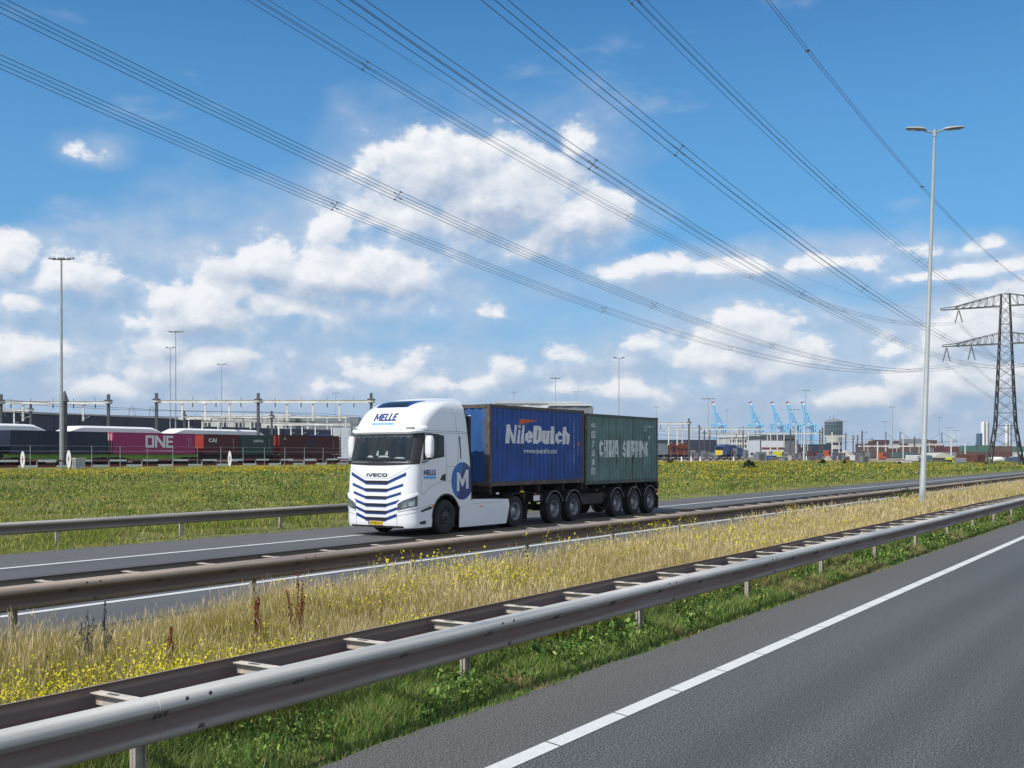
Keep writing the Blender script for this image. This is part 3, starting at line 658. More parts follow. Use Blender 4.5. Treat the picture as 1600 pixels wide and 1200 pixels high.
def barrier(D, wid, s0, s1, ph, post_ph, label, mats, tops=.75, sp_step=1.28, post_step=3.84, splice=3.84):
    root = empty('guard_rail', (0, 0, 0), PHI, label, 'guard rail')
    zc = tops-.155; zg = -.03
    beam(D+.10, zc, -1, s0, s1, 'rail_beam', mats[0], root, splice, phase=ph)
    beam(D+wid-.10, zc, 1, s0, s1, 'rail_beam', mats[1], root, splice, phase=ph)
    # the back beam shows its hollow side; a post row stands between the two
    sp = MB().bar((0, D+.09, tops-.045), (0, D+wid-.09, tops-.045), .085, .008).bar((.0, D+.10, tops-.09), (.0, D+wid-.10, tops-.09), .007, .075)
    proto = sp.build('spreader', M_spr, root)
    slot = MB().box(-.012, .012, D+wid*.56, D+wid*.56+.11, tops-.0405, tops-.038).build('slot', M_bolt, proto)
    bp = MB()
    for (xa, za), (xb, zb) in (((-.055, .008), (-.055, .048)), ((-.055, .048), (.055, .048)), ((-.055, .008), (-.02, .008)), ((-.03, .044), (-.01, .012)), ((-.01, .012), (.015, .044)), ((.03, .010), (.03, .044))):
        bp.bar((xa, D+.1-.022-abs(za)*.75, zc+za), (xb, D+.1-.022-abs(zb)*.75, zc+zb), .009, .009)
    bproto = bp.build('bolt_plate', M_bolt, root)
    c0 = None; k = math.ceil((s0-ph)/sp_step); cnt = 0
    while ph+k*sp_step < s1 and cnt < 60:
        if cnt: a = copy_tree(proto, root); b = bproto.copy(); COL.objects.link(b)
        else: a, b = proto, bproto
        a.location = (ph+k*sp_step, 0, 0); b.location = (ph+k*sp_step+.05, 0, 0); k += 1; cnt += 1
    pm = MB().box(-.045, .045, D+wid/2-.005, D+wid/2+.005, zg-.2, tops-.10).box(-.045, -.038, D+wid/2-.03, D+wid/2+.03, zg-.2, tops-.10).box(.038, .045, D+wid/2-.03, D+wid/2+.03, zg-.2, tops-.10)
    pp = pm.build('post', M_post, root); k = math.ceil((s0-post_ph)/post_step); cnt = 0
    while post_ph+k*post_step < s1 and cnt < 40:
        if cnt: a = pp.copy(); COL.objects.link(a)
        else: a = pp
        a.location = (post_ph+k*post_step, 0, 0); k += 1; cnt += 1
    hl = MB()                                               # two bolt holes at the splices
    for dx in (-.10, .10): hl.lathe([(0, 0), (.014, 0), (.014, .004), (.0, .004)], 10, 'y', (dx, D+.1-.087, zc+.105))
    hl.box(.0, .045, D+.1-.0885, D+.1-.08, zc-.115, zc-.085)
    hp = hl.build('splice_bolt', M_bolt, root); k = math.ceil((s0-ph)/splice); cnt = 0
    while ph+k*splice < s1 and cnt < 24:
        if cnt: a = hp.copy(); COL.objects.link(a)
        else: a = hp
        a.location = (ph+k*splice+.32, 0, 0); k += 1; cnt += 1
    return root
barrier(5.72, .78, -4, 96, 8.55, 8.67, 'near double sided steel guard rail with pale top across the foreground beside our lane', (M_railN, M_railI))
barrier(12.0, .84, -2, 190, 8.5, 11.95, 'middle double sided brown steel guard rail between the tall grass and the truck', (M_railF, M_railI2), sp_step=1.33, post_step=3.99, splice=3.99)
root = empty('guard_rail', (0, 0, 0), PHI, 'far single sided steel guard rail along the field, its end sloping down behind the truck', 'guard rail')
zf = lambda x: .50 if x < 44 else .50-(x-44)/11*.62
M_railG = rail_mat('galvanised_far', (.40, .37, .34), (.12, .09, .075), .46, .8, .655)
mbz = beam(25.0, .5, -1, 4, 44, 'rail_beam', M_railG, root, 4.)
mb = MB(); rows = []
for x in (44, 47, 51, 55): rows.append([(x, 25+(x-44)*.05-d, zf(x)+z) for d, z in PROF]+[(x, 25+(x-44)*.05-d+.006, zf(x)+z) for d, z in PROF[::-1]])
mb.grid(rows, True, True); mb.build('end_terminal', M_railG, root, sharp=50)
pm = MB().box(-.05, .05, 25.0, 25.01, -.2, .58).box(-.05, -.04, 25.0, 25.06, -.2, .58); pp = pm.build('post', M_post, root)
for i in range(10):
    a = pp if i == 0 else pp.copy()
    if i: COL.objects.link(a)
    a.location = (9.3+i*4-.02, 0, 0)
# ================================================================== SHIPPING CONTAINERS
def paint_mat(name, col, dirtc=(.16, .10, .06), th=.60, amt=.7, rough=.5, var=.10, streak=.25):
    return mat(name, col, rough, 0, var=var, scale=1.3, dirt=(dirtc, 2.2, th, amt, (2.2, 2.2, streak)))
CP = .278
def corr(x):
    t = (x % CP)/CP
    if t < .26: return 0.
    if t < .5: return (t-.26)/.24*.036
    if t < .76: return .036
    return (1-t)/.24*.036
def corr_pts(a, b):
    xs = [a]; k = math.floor(a/CP)
    while k*CP < b:
        for f in (0, .26, .5, .76):
            x = (k+f)*CP
            if a+.002 < x < b-.002: xs.append(x)
        k += 1
    return xs+[b]
M_castg = mat('corner_casting', (.10, .085, .075), .75, .2, var=.3, scale=8)
M_rustpost = mat('worn_brown_frame', (.115, .095, .08), .8, .1, var=.3, scale=4, dirt=((.10, .055, .035), 3, .5, .8, (1, 1, .6)))
def container(name, label, L, H, m_side, m_frame, m_end=None, loc=(0, 0, 0), rz=PHI, group=None, doors='right', cat='shipping container', fine=True):
    W = 2.44; root = empty(name, loc, rz, label, cat, group); m_end = m_end or m_side
    for y0, sgn, nm in ((.012, 1, 'side_panel'), (W-.012, -1, 'side_panel')):
        xs = corr_pts(.11, L-.11); rows = [[(x, y0+sgn*corr(x), z) for x in xs] for z in (.155, H-.10)]
        MB().grid(rows, False).build(nm, m_side, root, fixn=False)
    ys = corr_pts(.13, W-.13)
    ex = 0.02 if doors == 'right' else L-.02; sg = 1 if doors == 'right' else -1
    MB().grid([[(ex+sg*corr(y+.05), y, z) for y in ys] for z in (.15, H-.12)], False).build('end_panel', m_end, root, fixn=False)
    dx = L-.03 if doors == 'right' else .03
    d = MB()
    for k in (0, 1):
        ya = .12+k*(W/2-.12)+.01; yb = ya+W/2-.14
        d.box(min(dx, dx-sg*.04), max(dx, dx-sg*.04), ya, yb, .15, H-.12)
        for j in range(4): d.box(min(dx, dx+sg*.018), max(dx, dx+sg*.018), ya+.05, yb-.05, .25+j*(H-.45)/4, .25+j*(H-.45)/4+.33)
    dd = d.build('door_panel', m_end, root)
    if fine:
        for k in range(4):
            yy = (.38, .92, 1.52, 2.06)[k]
            MB().tube([(dx+sg*.045, yy, .12), (dx+sg*.045, yy, H-.08)], .018, 8).box(dx+sg*.03-.02, dx+sg*.03+.02, yy-.05, yy+.05, .9, 1.0).build('locking_rod', M_rustpost, root)
    rows = [[(x, y, H-.012-corr(x)*.5) for x in corr_pts(.05, L-.05)] for y in (.05, W-.05)]
    MB().grid(rows, False).build('roof', m_side, root, fixn=False)
    MB().box(.06, L-.06, .06, W-.06, .10, .15).build('floor', M_castg, root)
    for y in (0, W-.06): MB().box(.17, L-.17, y+.002, y+.058, .02, .155).build('bottom_rail', m_frame, root, bevel=.006 if fine else 0); MB().box(.17, L-.17, y+.004, y+.05, H-.105, H-.01).build('top_rail', m_frame, root, bevel=.006 if fine else 0)
    for x in (0, L-.10):
        MB().box(x+.01, x+.09, .17, W-.17, .02, .15).build('end_rail', m_frame, root); MB().box(x+.01, x+.09, .17, W-.17, H-.12, H-.01).build('end_rail', m_frame, root)
        for y in (0, W-.16): MB().box(x+.002 if x == 0 else x-.032, x+.13 if x == 0 else x+.098, y+.002, y+.158, .118, H-.118).build('corner_post', m_frame, root, bevel=.012 if fine else 0)
    for x in (0, L-.178):
        for y in (-.004, W-.158):
            for z in (0, H-.118):
                MB().box(x, x+.178, y, y+.162, z, z+.118).build('corner_casting', M_castg, root, bevel=.012 if fine else 0)
    return root
def side_text(root, body, x0, x1, z0, z1, m, bold=0., shear=0., name='lettering', rot=False, spacing=1., y0=.012, flat=False):
    cuts = None if flat else corr_pts(min(x0, x1), max(x0, x1))[1:-1]
    fn = (lambda x, z: (x, y0-.004, z)) if flat else (lambda x, z: (x, y0-.0035+corr(x), z))
    return fit_text(body, x0, x1, z0, z1, fn, name, m, root, bold, shear, spacing, cuts, rot=rot)
M_white = mat('white_lettering', (.74, .75, .74), .6, var=.10, scale=6, dirt=((.35, .37, .38), 3, .58, .5, (1, 1, .5)))
M_wornshaded = mat('worn_shaded_white_lettering', (.68, .70, .67), .7, var=.12, scale=6, dirt=((.07, .14, .13), 3, .53, .85, (3, 1, .5)))  # some wear, plus corrugation shade painted in as green streaks
M_orange = mat('orange_logo', (.62, .13, .04), .6, var=.1)
M_cblue = paint_mat('container_blue', (.011, .066, .285), (.028, .045, .075), .56, .75, .5, .2, .2)
M_cblue_end = paint_mat('container_blue_sunlit_end', (.022, .10, .30), (.09, .10, .11), .54, .7, .55, .2, .15)  # brighter copy of the side paint: sunlight on the end put into the colour
M_cgreen = paint_mat('container_green', (.115, .205, .185), (.07, .062, .045), .55, .8, .6, .2, .18)
M_cgframe = mat('container_green_frame', (.075, .10, .09), .7, var=.25, scale=4, dirt=((.12, .06, .035), 3, .52, .7, (1, 1, .6)))

DT = 18.8                                                     # distance of the truck's near side
blue = container('shipping_container', 'blue twenty foot container with large white lettering on the trailer behind the white cab', 6.058, 2.591, M_cblue, M_rustpost, M_cblue_end, road(28.05, DT+.03, 1.325))
side_text(blue, 'NileDutch', .95, 5.03, 1.37, 1.97, M_white, bold=-.21, shear=.10, spacing=.58)
side_text(blue, 'www.niledutch.com', 2.0, 4.15, 1.05, 1.22, M_white, bold=.010, shear=.12)
sw = MB(); xs = corr_pts(1.75, 2.95)
sw.grid([[(x, .0085+corr(x), (1.98 if r == 0 else 2.02)+(x-1.75)*(.14 if r == 0 else .10)+(0 if r == 0 else .16*(2.95-x)/1.2)) for x in xs] for r in (0, 1)], False)
sw.build('orange_swoosh', M_orange, blue, fixn=False)
side_text(blue, 'NIDU 223788 5  22G1', 5.30, 5.37, .70, 2.15, M_white, rot=True)
side_text(blue, 'MAX GROSS 30480 KG', 5.62, 5.66, 1.55, 2.15, M_white, rot=True)
side_text(blue, '223788', 5.60, 5.68, 1.02, 1.24, M_white, rot=True)
fit_text('NIDU 223788 5', 1.63, 1.70, .62, 2.25, lambda x, z: (.02-.004+corr(x+.05), 2.44-x, z), 'lettering', M_white, blue, .01, rot=True, cuts=None)
MB().box(5.585, 5.685, .004, .009, 1.33, 1.47).build('orange_label', M_orange, blue)
MB().box(.02, 1.3, .0, .001, .04, .08).build('data_plate', M_rustpost, blue)
green = container('shipping_container', 'weathered dark green twenty foot container with streaked white lettering on the rear of the trailer', 6.058, 2.591, M_cgreen, M_cgframe, None, road(34.22, DT+.03, 1.24))
side_text(green, 'CHINA', 1.08, 2.62, 1.00, 1.64, M_wornshaded, bold=-.22, spacing=.60)
side_text(green, 'SHIPPING', 2.98, 5.22, 1.00, 1.64, M_wornshaded, bold=-.22, spacing=.60)
for i, ch in enumerate('中国海运集团'):
    side_text(green, ch, .50, .78, 2.02-i*.33, 2.27-i*.33, M_white, bold=.012)
side_text(green, 'CCLU 700811 2', 4.75, 5.72, 2.17, 2.25, M_white); side_text(green, '22G1', 4.75, 5.05, 2.02, 2.10, M_white)
side_text(green, 'Y', 5.18, 5.32, 1.70, 1.84, M_white, bold=.01)
# rust runs on the green side
mb = MB(); rr = random.Random(4)
M_rust = mat('rust_run', (.085, .045, .028), .9, var=.4, scale=10)
for i in range(16):
    x = rr.uniform(3.1, 3.9) if i < 9 else rr.uniform(.8, 5.6); wd = rr.uniform(.012, .045); z1 = rr.uniform(.75, 1.35) if i < 9 else rr.uniform(.9, 2.2); z0 = z1-rr.uniform(.2, .75)
    z0 = max(z0, .18); mb.add([(x-wd, .0095+corr(x-wd), z1), (x+wd, .0095+corr(x+wd), z1), (x+wd*.3, .0095+corr(x+wd*.3), z0), (x-wd*.3, .0095+corr(x-wd*.3), z0)], [(0,1,2,3)])
mb.build('rust_streak', M_rust, green, fixn=False)

# ================================================================== THE TRACTOR UNIT   (local x forward, local y towards the camera)
M_cab = mat('cab_white_paint', (.80, .81, .82), .22, 0, var=.015, scale=2, coat=.6)
M_black = mat('black_plastic', (.018, .018, .02), .45, 0, var=.2)
M_rubber = mat('tyre_rubber', (.022, .022, .023), .85, 0, var=.25, scale=10)
M_glass = mat('windscreen_glass', (.012, .018, .022), .05, 0, var=.3, scale=1.2, spec=.45)
M_dblue = mat('dark_blue_livery', (.016, .040, .19), .3, 0, var=.05, coat=.4)
M_lblue = mat('light_blue_livery', (.13, .42, .75), .35, 0, var=.03)
M_mblue = mat('mid_blue_livery', (.035, .15, .42), .35, 0, var=.03)
M_chrome = mat('lamp_reflector', (.65, .68, .70), .12, .9, var=.1)
M_lampglass = mat('headlamp_glass', (.10, .12, .14), .05, 0, var=.3, coat=1.)
M_led = mat('led_strip', (.85, .87, .9), .2, 0, var=.02)
M_dark = mat('chassis_black', (.022, .021, .022), .7, .1, var=.35, scale=5, dirt=((.08, .07, .06), 3, .55, .6, (1, 1, 1)))
M_grey = mat('grey_trim', (.22, .23, .24), .5, 0, var=.1)
M_alu = mat('aluminium', (.34, .35, .36), .5, .6, var=.15, scale=8)
M_yel = mat('number_plate_yellow', (.78, .50, .02), .5, 0, var=.03)
M_amber = mat('amber_lamp', (.75, .20, .02), .3, 0, var=.05)
M_red = mat('red_lamp', (.45, .02, .02), .3, 0, var=.05)
M_int = mat('cab_interior_pale', (.30, .34, .36), .8, var=.2)
M_seam = mat('panel_gap', (.16, .17, .18), .7)
S_F = 24.02
truck = empty('truck_cab', road(S_F, DT+1.25, 0), PHI+PI, 'white articulated truck tractor unit with blue grille stripes heading left on the far carriageway', 'truck')
ZK = [.22, .30, .5, .9, 1.3, 1.7, 2.12, 2.5, 2.9, 3.05, 3.2, 3.4, 3.6, 3.74, 3.84, 3.92, 3.98, 4.02]
RCK = [.26, .26, .26, .26, .26, .26, .26, .26, .27, .30, .36, .47, .62, .72, .78, .80, .75, .60]
RYK = [.30, .30, .30, .30, .30, .30, .30, .30, .30, .33, .38, .45, .54, .60, .64, .66, .62, .5]
XF = [-.06, -.01, .0, 0, -.02, -.05, -.10, -.21, -.32, -.33, -.36, -.45, -.60, -.80, -1.02, -1.34, -1.72, -2.05]
WF = [1.22, 1.25, 1.25, 1.25, 1.25, 1.25, 1.245, 1.24, 1.235, 1.23, 1.225, 1.21, 1.19, 1.165, 1.12, 1.05, .93, .75]
XR = [-3.02, -3.02, -3.02, -3.02, -3.01, -2.99, -2.95, -2.90, -2.84, -2.82, -2.80, -2.77, -2.74, -2.72, -2.70, -2.69, -2.67, -2.65]
BOW = .11; LQ = .44
fi = lambda A: (lambda z: float(np.interp(z, ZK, A)))
xf, wf, xr, rcf, ryf = fi(XF), fi(WF), fi(XR), fi(RCK), fi(RYK)
def S0(q, z):
    a = abs(q); sg = 1 if q >= 0 else -1; W = wf(z); RY = ryf(z); RC = rcf(z); f = W-RY
    if a <= f: return Vector((xf(z)-BOW*(a/W)**2, sg*a, z))
    if a <= f+LQ:
        ph = (a-f)/LQ*PI/2; y = f+RY*math.sin(ph)
        return Vector((xf(z)-BOW*(y/W)**2-RC*(1-math.cos(ph)), sg*y, z))
    return Vector((xf(z)-BOW-RC-(a-f-LQ), sg*W, z))
def Sn(q, z):
    e = .01; a = S0(q+e, z)-S0(q-e, z); b = S0(q, z+e)-S0(q, z-e); n = a.cross(b)
    return n.normalized()
def S(q, z, off=0.): return S0(q, z)+Sn(q, z)*off
def qx(x, z): return wf(z)-ryf(z)+LQ+(xf(z)-BOW-rcf(z)-x)          # q of a point x on the (near) side
# body shell
def arch(x, xa=-1.70, R_=.67, za=.50, zb=.26):
    d = abs(x-xa)
    base = zb if x > xa else .80
    if d < R_: return max(base if x > xa else 0.80 if d > R_ else 0, za+math.sqrt(R_*R_-d*d), base)
    return base
cols = [('f', i/12) for i in range(13)]+[('c', i/8) for i in range(1, 9)]+[('s', i/34) for i in range(1, 35)]
def body_pt(c, v, z=None):
    kind, t = c
    def P(z):
        W = wf(z); RC = rcf(z); f = W-ryf(z)
        q = f*t if kind == 'f' else f+LQ*t if kind == 'c' else f+LQ+(xf(z)-BOW-RC-xr(z))*t
        return S0(q, z)
    if z is not None: return P(z)
    p = P(1.3); zb = arch(p.x) if kind == 's' else .26
    if kind == 's' and p.x > -.95: zb = .26
    return P(zb+(1.45-zb)*v)
zs = [1.45, 1.6, 1.8, 2.0, 2.12, 2.3, 2.5, 2.7, 2.9, 3.0, 3.1, 3.2, 3.3, 3.4, 3.5, 3.6, 3.68, 3.74, 3.79, 3.84, 3.88, 3.92, 3.95, 3.98, 4.02]
rows = []
for v in [i/14 for i in range(14)]: rows.append([body_pt(c, v) for c in cols])
for z in zs: rows.append([body_pt(c, 0, z) for c in cols])
full = [[Vector((p.x, -p.y, p.z)) for p in r[:0:-1]]+r for r in rows]
mb = MB().grid(full, True); top = full[-1]; mb.add(top, [tuple(range(len(top)))])
for i in range(len(full)-1):                                 # rear wall
    a, b = full[i], full[i+1]; mb.add([a[0], a[-1], b[-1], b[0]], [(0,1,2,3)])
mb.build('cab_body', M_cab, truck, sharp=28)
def patch(name, m, q0, q1, z0, z1, off=.005, nq=24, nz=6, parent=truck, thick=True, base=-.01, sm=True, merge_to=None):
    """a piece lying on the cab's skin; q0,q1,z0,z1 may be functions of v (height) or u (across)"""
    Q0 = q0 if callable(q0) else (lambda v: q0); Q1 = q1 if callable(q1) else (lambda v: q1)
    Z0 = z0 if callable(z0) else (lambda u: z0); Z1 = z1 if callable(z1) else (lambda u: z1)
    def pt(u, v, o):
        q = Q0(v)+(Q1(v)-Q0(v))*u; uu = u; z = Z0(uu)+(Z1(uu)-Z0(uu))*v
        return S(q, z, o)
    us = [i/nq for i in range(nq+1)]; vs = [j/nz for j in range(nz+1)]
    mb = merge_to or MB(); mb.grid([[pt(u, v, off) for u in us] for v in vs], sm)
    if thick:
        for e in ([(u, 0) for u in us], [(u, 1) for u in us], [(0, v) for v in vs], [(1, v) for v in vs]):
            mb.grid([[pt(u, v, off) for u, v in e], [pt(u, v, base) for u, v in e]], False)
    return mb if merge_to is not None else mb.build(name, m, parent, fixn=True, sharp=40)
# windscreen with black surround that wraps to the side windows
QC = wf(2.5)-ryf(2.5)
patch('windscreen_surround', M_black, -(QC+LQ*.95), QC+LQ*.98, lambda u: 2.07-.05*math.sin(PI*u), 2.955, .006, 48, 6)
ws = patch('windscreen', M_glass, -(QC+.10), QC+.11, lambda u: 2.20-.05*math.sin(PI*u), lambda u: 2.90, .016, 40, 6)
fr = MB(); patch('x', None, -(QC+.07), QC+.09, lambda u: 2.885-.045-.03*abs(math.sin(u*PI*9)), 2.893, .0185, 72, 2, merge_to=fr, thick=False); fr.build('curtain_fringe', M_int, ws, fixn=True)
it = MB(); rr = random.Random(5)
for qc, zc_, wq, hz in ((-.05, 2.30, .05, .13), (.28, 2.31, .05, .12), (.18, 2.25, .22, .05), (-.30, 2.25, .12, .05), (.75, 2.22, .20, .035)):
    patch('x', None, lambda v, a=qc, b=wq: a-b*(1-.5*v), lambda v, a=qc, b=wq: a+b*(1-.5*v), zc_, zc_+hz, .0185, 8, 3, merge_to=it, thick=False)
it.build('dashboard_items', M_int, ws, fixn=True)
it = MB(); patch('x', None, lambda v: -.78-.12*math.sin(v*PI), lambda v: -.70+.10*math.sin(v*PI), 2.66, 2.80, .0185, 6, 6, merge_to=it, thick=False); it.build('interior_mirror', M_black, ws, fixn=True)
for a, b in ((-.75, .12), (.15, .95)):
    MB().tube([S(b, 2.17, .03), S((a+b)/2, 2.21, .035), S(a, 2.24, .03)], .012, 6).build('wiper', M_black, ws)
# sun visor: a lip standing off the skin
vz0 = lambda u: 2.90+.06*(1-min(1, min(u, 1-u)*7))+.012*abs(math.sin(u*PI)); vz1 = lambda u: 3.12+.02*math.sin(PI*u)
vm = MB(); us = [i/40 for i in range(41)]; q0 = -(wf(3)-ryf(3)+LQ*.9); q1 = -q0
sec = [(vz0, .0), (vz0, .13), (lambda u: vz0(u)+.05, .165), (lambda u: (vz0(u)+vz1(u))/2+.03, .15), (lambda u: vz1(u)-.01, .085), (lambda u: vz1(u)+.05, .0)]
vm.grid([[S(q0+(q1-q0)*u, z(u), o*(1-.55*(abs(2*u-1)**6))) for u in us] for z, o in sec], True)
for e in (0, 1): vm.add([S(q0+(q1-q0)*e, z(e), o*.45) for z, o in sec], [tuple(range(6))])
visor = vm.build('sun_visor', M_cab, truck, sharp=30)
for qq in (-.75, -.35, 0, .35, .75): MB().tube([S(qq, 3.02, .13), S(qq, 3.02, .16)], .014, 8).build('marker_lamp', M_grey, visor)
for sg in (-1, 1): patch('marker_lamp', M_grey, sg*.88, sg*1.04, 3.045, 3.075, .145, 4, 1, parent=visor, base=.10)
patch('roof_window', M_dblue, lambda v: -.60+.06*v, lambda v: .58-.03*v, 3.70, 3.905, .006, 16, 8)
patch('roof_window_glass', M_glass, lambda v: -.48+.06*v, lambda v: .46-.03*v, 3.715, 3.89, .010, 16, 8)
# side windows, doors
def side(name, m, pts, off=.005, sg=1, parent=truck, base=-.012):
    """polygon (x, z) on the side skin"""
    P = [S(sg*qx(x, z), z, off) for x, z in pts]; Q = [S(sg*qx(x, z), z, base) for x, z in pts]; n = len(P)
    return MB().add(P+Q, [tuple(range(n))]+[(i, (i+1) % n, (i+1) % n+n, i+n) for i in range(n)]).build(name, m, parent)
for sg in (1, -1):
    side('window_surround', M_black, [(-.60, 2.13), (-1.00, 2.20), (-1.62, 2.27), (-1.60, 2.88), (-1.30, 2.93), (-.66, 2.955)], .006, sg)
    wn_ = side('side_window', M_glass, [(-.70, 2.24), (-1.22, 2.30), (-1.25, 2.87), (-.74, 2.89)], .012, sg)
    side('quarter_window', M_glass, [(-1.30, 2.32), (-1.56, 2.335), (-1.55, 2.84), (-1.31, 2.86)], .012, sg)
    side('air_slot', M_black, [(-2.36, 2.88), (-2.42, 2.88), (-2.47, 2.20), (-2.43, 2.20)], .006, sg)
    dh = side('door_handle', M_black, [(-1.40, 1.60), (-1.66, 1.57), (-1.66, 1.78), (-1.50, 1.73)], .012, sg)
    def seam(pts, name='panel_seam', w_=.010):
        for (x0, z0), (x1, z1) in zip(pts[:-1], pts[1:]):
            nn = max(1, int(math.hypot(x1-x0, z1-z0)/.12))
            for i in range(nn):
                a = (x0+(x1-x0)*i/nn, z0+(z1-z0)*i/nn); b = (x0+(x1-x0)*(i+1)/nn, z0+(z1-z0)*(i+1)/nn)
                sm_.bar(S(sg*qx(*a), a[1], .0), S(sg*qx(*b), b[1], .0), w_, .006, up=(0, 1, 0))
    sm_ = MB()
    seam([(-.50, 1.98), (-.50, 1.25), (-.60, 1.2), (-1.0, 1.42), (-1.5, 1.55), (-1.72, 1.56), (-1.72, 2.25)])
    seam([(-1.72, 2.25), (-1.70, 2.55), (-1.6, 2.9)]); seam([(-1.72, 1.98), (-2.3, 1.98)]); seam([(-1.72, 1.56), (-2.3, 1.56), (-2.3, 1.98)])
    seam([(-.75, 3.02), (-2.25, 3.02), (-2.80, 3.0)]); seam([(-2.25, 3.0), (-2.2, 3.45), (-2.05, 3.7)]); seam([(-2.3, 1.98), (-2.32, 3.0)])
    seam([(-.48, .80), (-1.02, .92)])
    seam([(-.75, 2.965), (-2.25, 2.965), (-2.80, 2.95)])
    sm_.build('panel_seam', M_seam, truck)
    MB().tube([S(sg*qx(xr(z)+.012, z), z, .0) for z in (.95, 1.3, 1.7, 2.12, 2.5, 2.9, 3.2, 3.6, 3.84)], .022, 6).build('rear_gap_shade', M_black, truck)  # black strip painting in the shade of the gap behind the cab
    MB().box(xr(2)-.10, xr(2)+.0, sg*1.12-.06, sg*1.12+.06, 1.2, 3.50).build('rear_deflector_frame', M_dark, truck)
    # step well between bumper and wheel
    side('step_well', M_black, [(-.46, .74), (-.96, .86), (-1.00, .80), (-1.0, .78), (-.52, .70)], .006, sg)
    side('step_recess', M_black, [(-.44, .36), (-.72, .36), (-.72, .46), (-.44, .43)], .006, sg)
    side('wheel_arch_lip', M_black, [(-1.70+.70*math.cos(t), .50+.70*math.sin(t)) for t in [i*PI/16 for i in range(0, 15)]]+[(-1.70+.655*math.cos(t), .50+.655*math.sin(t)) for t in [i*PI/16 for i in range(14, -1, -1)]], .010, sg)
    am = side('side_marker', M_amber, [(-1.03, .80), (-1.07, .80), (-1.07, .90), (-1.03, .90)], .02, sg)
    # round two-tone emblem with white M, cut by the rear edge
    cx_, cz_, r_ = -2.52, 1.55, .56
    fan = [(cx_+r_*math.cos(t), cz_+r_*math.sin(t)) for t in [i*2*PI/60 for i in range(60)]]
    fan = [(max(x, xr(z)+.01), z) for x, z in fan]
    side('round_emblem', M_dblue, fan, .006, sg)
    half = [(x, z) for x, z in fan if x > cx_+.10-.35*(z-cz_)]
    if len(half) > 5:
        half.sort(key=lambda p: math.atan2(p[1]-cz_, p[0]-cx_-.15)); side('round_emblem', M_mblue, half, .009, sg, base=.004)
    for pl in ([(0, 0), (.09, 0), (.09, .58), (-.0, .58)],):
        pass
    mm = [(.27, -.30), (.15, -.30), (.15, .06), (.02, -.16), (-.04, -.16), (-.20, .10), (-.20, -.24), (-.32, -.24), (-.32, .33), (-.21, .33), (-.00, .02), (.15, .25), (.27, .25)]
    side('emblem_letter', M_white, [(cx_+.02+a, cz_+b) for a, b in mm], .012, sg, base=.006)
    ft = lambda x, z: S(sg*qx(x, z), z, .008)
    xa, xb = (-.62, -1.20) if sg == 1 else (-1.20, -.62)
    fit_text('MELLE', xa, xb, 1.745, 1.90, ft, 'door_lettering', M_dblue, truck, bold=-.24, spacing=.66, chop=4)
    side('door_lettering_bar', M_lblue, [(-.62, 1.64), (-1.20, 1.64), (-1.20, 1.715), (-.62, 1.715)], .006, sg)
    # mirror housings
    mx, mz = -.42, 2.56
    hs = MB(); ring = []
    for t in range(9):
        zz = 2.25+t*.078; k_ = 1-(abs(t-4)/4.)**5*.30
        ring.append([(-.66+.10*k_*math.copysign(abs(math.cos(a))**.6, math.cos(a)), sg*(1.43+.125*k_*math.copysign(abs(math.sin(a))**.6, math.sin(a))), zz) for a in [i*2*PI/16 for i in range(16)]])
    hs.grid(ring, True, True); hs.add(ring[0], [tuple(range(16))]); hs.add(ring[-1], [tuple(range(16))])
    mr = hs.build('wing_mirror', M_cab, truck, sharp=50)
    MB().box(-.765, -.752, sg*1.43-.10, sg*1.43+.10, 2.29, 2.83).build('mirror_glass', M_black, mr)
    MB().tube([(-.55, sg*1.22, 2.13), (-.60, sg*1.33, 2.14), (-.68, sg*1.43, 2.26)], .035, 8).tube([(-.60, sg*1.2, 2.93), (-.63, sg*1.33, 2.94), (-.68, sg*1.42, 2.87)], .022, 8).build('mirror_arm', M_black, mr)
# front: grille bars, badge, lamps, bumper
def vbar(zc_, hw, rise, th_, cen, name='grille_bar'):
    def zmid(q): a = abs(q); return zc_+max(0, (a-cen))/(hw-cen+1e-6)*rise
    for k, (a, b, m) in enumerate(((-hw, -cen, M_dblue), (cen, hw, M_dblue), (-cen, cen, M_black))):
        patch(name if k < 2 else 'grille_mesh', m, a, b, lambda u, a=a, b=b: zmid(a+(b-a)*u)-th_/2, lambda u, a=a, b=b: zmid(a+(b-a)*u)+th_/2, .006 if k < 2 else .008, 16, 1)
        if k == 2: patch('grille_strip', M_dblue, a+.02, b-.02, lambda u: zc_-th_/2-.018, lambda u: zc_-th_/2+.012, .014, 12, 1)
for zc_, hw, rise, th_, cen in ((1.545, 1.0, .24, .095, .42), (1.33, .93, .15, .078, .42), (1.115, .87, .13, .075, .40), (.905, .83, .12, .080, .40), (.700, .80, .13, .080, .40), (.505, .74, .12, .09, .38)):
    vbar(zc_, hw, rise, th_, cen)
for a in (-1, 1): patch('bonnet_crease', M_seam, a*.42, a*1.10, lambda u: 1.66+.33*u**1.2, lambda u: 1.668+.33*u**1.2, .004, 14, 1)
patch('bonnet_crease', M_seam, -.42, .42, 1.66, 1.667, .004, 14, 1)
fit_text('IVECO', -.38, .38, 1.705, 1.80, lambda q, z: S(q, z, .012), 'badge', M_black, truck, bold=-.24, spacing=1.05, chop=5)
fit_text('MELLE', -.42, .42, 3.30, 3.52, lambda q, z: S(q, z, .008), 'roof_lettering', M_dblue, truck, bold=-.24, spacing=.66, shear=.12, chop=5)
patch('roof_lettering_bar', M_lblue, -.44, .36, 3.165, 3.245, .006, 10, 2)
